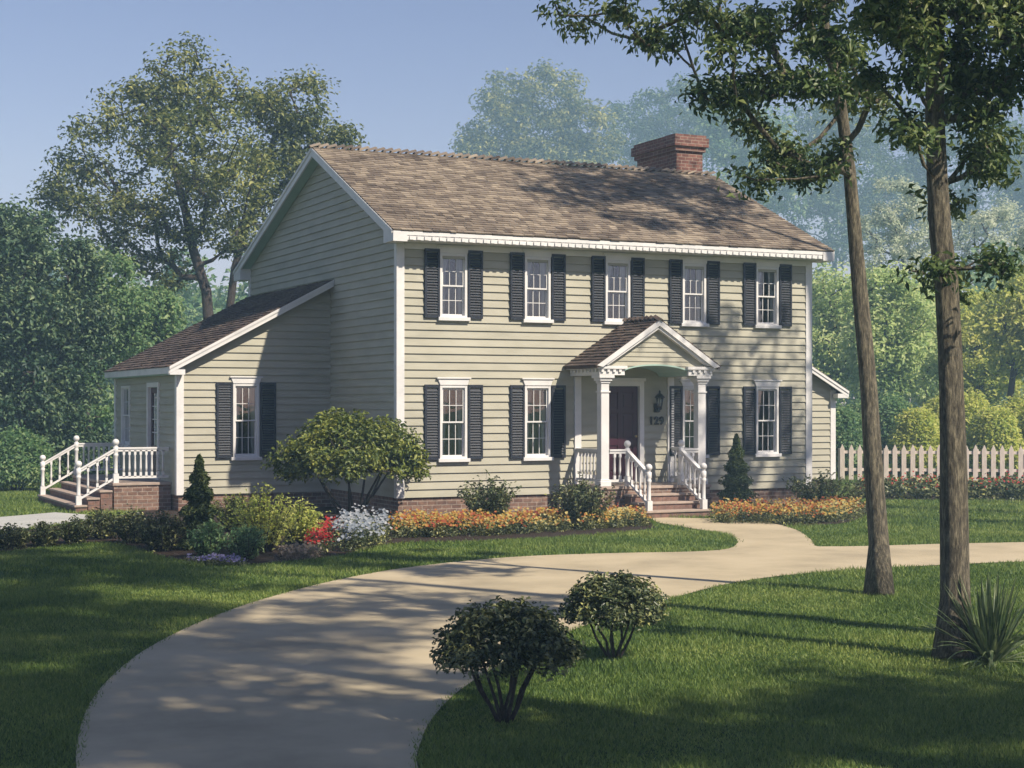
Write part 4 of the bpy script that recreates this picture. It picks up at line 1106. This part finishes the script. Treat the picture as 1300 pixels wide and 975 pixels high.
vis2 = [(1250,0,34),(1300,0,36),(1290,85,26),(1240,85,22),(1190,70,22),(1110,5,30),(1130,20,34),(1170,10,34),(1230,20,34),(1280,15,34),(1150,60,28),(1220,60,30),(1265,60,30),(1240,105,28),(1285,110,28),(1150,110,22),(1165,150,22),(1145,185,18),(1240,150,26),(1280,165,26),(1300,60,40),(1262,195,22),(1295,205,20),(1225,250,12),(1245,245,12),(1210,235,10),(1180,345,16),(1160,345,10),(1215,350,18),(1245,340,16),(1240,360,12),(1262,322,8),(1220,375,12),(1100,40,26),(1115,90,20)]
cl2 = fgcl(vis2, d2, 0, 20, .8)
hid2 = [(1180,-120,90),(1280,-110,80),(1100,-100,70),(1000,-110,70),(1380,-60,60),(1250,-240,100),(1120,-240,80),(980,-220,70),(860,-160,60),(1300,-200,60)]
cl2 = np.concatenate([cl2, fgcl(hid2, d2, 0, 4, 2.8)])
tree_mesh('thick_tree', b2, [b2, A(1213,760,d2), A(1211,660,d2), A(1209,560,d2), A(1205,440,d2), A(1201,360,d2), A(1194,300,d2), A(1190,230,d2), A(1187,150,d2), A(1187,60,d2), A(1192,0,d2), A(1200,-120,d2), A(1205,-260,d2)], .138, cl2, 25, .090, .25, M['leaf_fg'], M['bark'], twig=.0085, sides=14, wob=.06, up=.1, aspect=.42, r_end=.05, expo=.36,
          label='thick rough-barked tree trunk rising behind the spiky plant at the right')
# trees outside the picture whose shade falls on the lawn, drive, roof and facade
def outer(cx_, cz_, hgt, r_, n_, label, dens=60, ls=.22, off=(0,0)):
    b = W(cx_, cz_, 0); t_ = W(cx_+off[0], cz_+off[1], 0); B = np.array(tuple(t_)); v = unit(rng.normal(size=(n_,3))); c = B+np.array([0,0,hgt])+v*(rng.random(n_)**.45)[:,None]*np.array([r_,r_,r_*.55])
    q = (t_-b)
    tree_mesh('yard_tree', b, [b, b+q*.05+Vector((.1,.1,hgt*.4)), b+q*.25+Vector((.2,-.1,hgt*.75)), b+q*.8+Vector((0,.1,hgt+r_*.2))], .25, c, dens, ls, .7, M['leaf_fg'], M['bark'], twig=.02, sides=8, label=label, group='yard trees whose shade falls into view')
outer(12.8, 29.5, 12.0, 3.3, 55, 'yard tree outside the view at the right of the house', 60)
outer(12.6, 33.5, 15.2, 3.3, 75, 'leaning yard tree outside the view whose crown reaches over the front yard', 60, off=(-3.4,.6))
outer(10.6, 5.2, 10.0, 2.7, 70, 'yard tree outside the view at the near right')
outer(5.0, 5.0, 9.8, 3.5, 170, 'yard tree outside the view beside the camera', 80)
outer(6.9, 14.5, 14.5, 3.2, 95, 'yard tree outside the view leaning in above the lawn', 70, off=(-2.4,0))
outer(4.8, 8.6, 13.2, 4.2, 150, 'tallest yard tree outside the view at the near right', 80)

# ------------------------------------------------------------------ picket fence
def fence():
    a = G(1066,611); b = G(1420,614); n_ = 31; root = empty('picket_fence', tuple(a)); dv = b-a; L = dv.length; u = dv.normalized(); ang = math.atan2(u.y,u.x)
    root.rotation_euler = (0,0,ang)
    step = L/n_; hgt = 1.13
    m = MB(); w = .07; m.prism([(-w,.05),(w,.05),(w,hgt-.16),(0,hgt),(-w,hgt-.16)], 'y', -.055, -.028)
    pk = m.build('picket', M['picket'], root, bevel=.004)
    for i in range(n_):
        o = pk if i == 0 else pk.copy()
        if i: COL.objects.link(o); o.parent = root
        o.location = (step*(i+.3), random.uniform(-.004,.004), random.uniform(-.015,.015)); o.rotation_euler = (0,random.uniform(-.012,.012),0)
    for z in (.32,.85): MB().box(0,L,-.027,.015,z,z+.09).build('rail', M['picket'], root)
    for k in range(7): MB().box(L*k/6-.05,L*k/6+.05,.016,.11,0,1.0).build('post', M['picket'], root)
    tag(root, 'white picket fence with pointed pales running right from the house', 'fence')
fence()

# ------------------------------------------------------------------ haze
hz = MB(); hz.box(-260,300,-60,300,-1,50)
ho = hz.build('haze', None or bpy.data.materials.new('haze_air')); hm = ho.data.materials[0]; hm.use_nodes = True
nt = hm.node_tree; nt.nodes.remove(nt.nodes['Principled BSDF']); pv = N(nt, 'ShaderNodeVolumePrincipled')
pv.inputs['Color'].default_value = (.48,.76,1,1); pv.inputs['Absorption Color'].default_value = (1,1,1,1); pv.inputs['Density'].default_value = .0019; pv.inputs['Anisotropy'].default_value = -.1
nt.links.new(pv.outputs[0], nt.nodes['Material Output'].inputs['Volume'])
tag(ho, 'pale blue haze over the far trees', 'haze', kind='stuff')

# ------------------------------------------------------------------ light
trav = Vector((-.45,1,-1.1)).normalized(); sunv = -trav
el = math.asin(sunv.z); az = math.atan2(sunv.x, sunv.y)
world = bpy.data.worlds.new('World'); scene.world = world; world.use_nodes = True
wn = world.node_tree; bg = wn.nodes['Background']; sk = N(wn, 'ShaderNodeTexSky'); sk.sky_type = 'NISHITA'; sk.sun_disc = False
sk.sun_elevation = el; sk.sun_rotation = az; sk.air_density = 1.0; sk.dust_density = .4; sk.ozone_density = 3.5; sk.altitude = 0
tint = N(wn, 'ShaderNodeMix', data_type='RGBA', blend_type='MULTIPLY'); tint.inputs[0].default_value = 1; tint.inputs[7].default_value = (1.22,1.0,1.2,1)
wn.links.new(sk.outputs[0], tint.inputs[6]); wn.links.new(tint.outputs[2], bg.inputs[0]); bg.inputs[1].default_value = .064
sl_ = bpy.data.lights.new('sun', 'SUN'); sl_.energy = 5.0; sl_.angle = R(.8); sl_.color = (1,.93,.80)
so_ = bpy.data.objects.new('sun', sl_); COL.objects.link(so_); so_.rotation_euler = trav.to_track_quat('-Z','Y').to_euler(); so_.location = (0,0,40)

cam = bpy.data.cameras.new('camera'); co_ = bpy.data.objects.new('camera', cam); COL.objects.link(co_)
cam.sensor_width = 36; cam.lens = F/1300*36; cam.shift_y = (HZ-487.5)/1300; cam.clip_end = 3000; cam.clip_start = .1
co_.location = (CX,CY,EYE); co_.rotation_euler = (math.pi/2,0,-ANG); scene.camera = co_
scene.view_settings.view_transform = 'Standard'; scene.view_settings.look = 'None'; scene.view_settings.gamma = 1
scene.view_settings.exposure = 0.47
scene.cycles.max_bounces = 6; scene.cycles.transparent_max_bounces = 12; scene.cycles.volume_bounces = 1
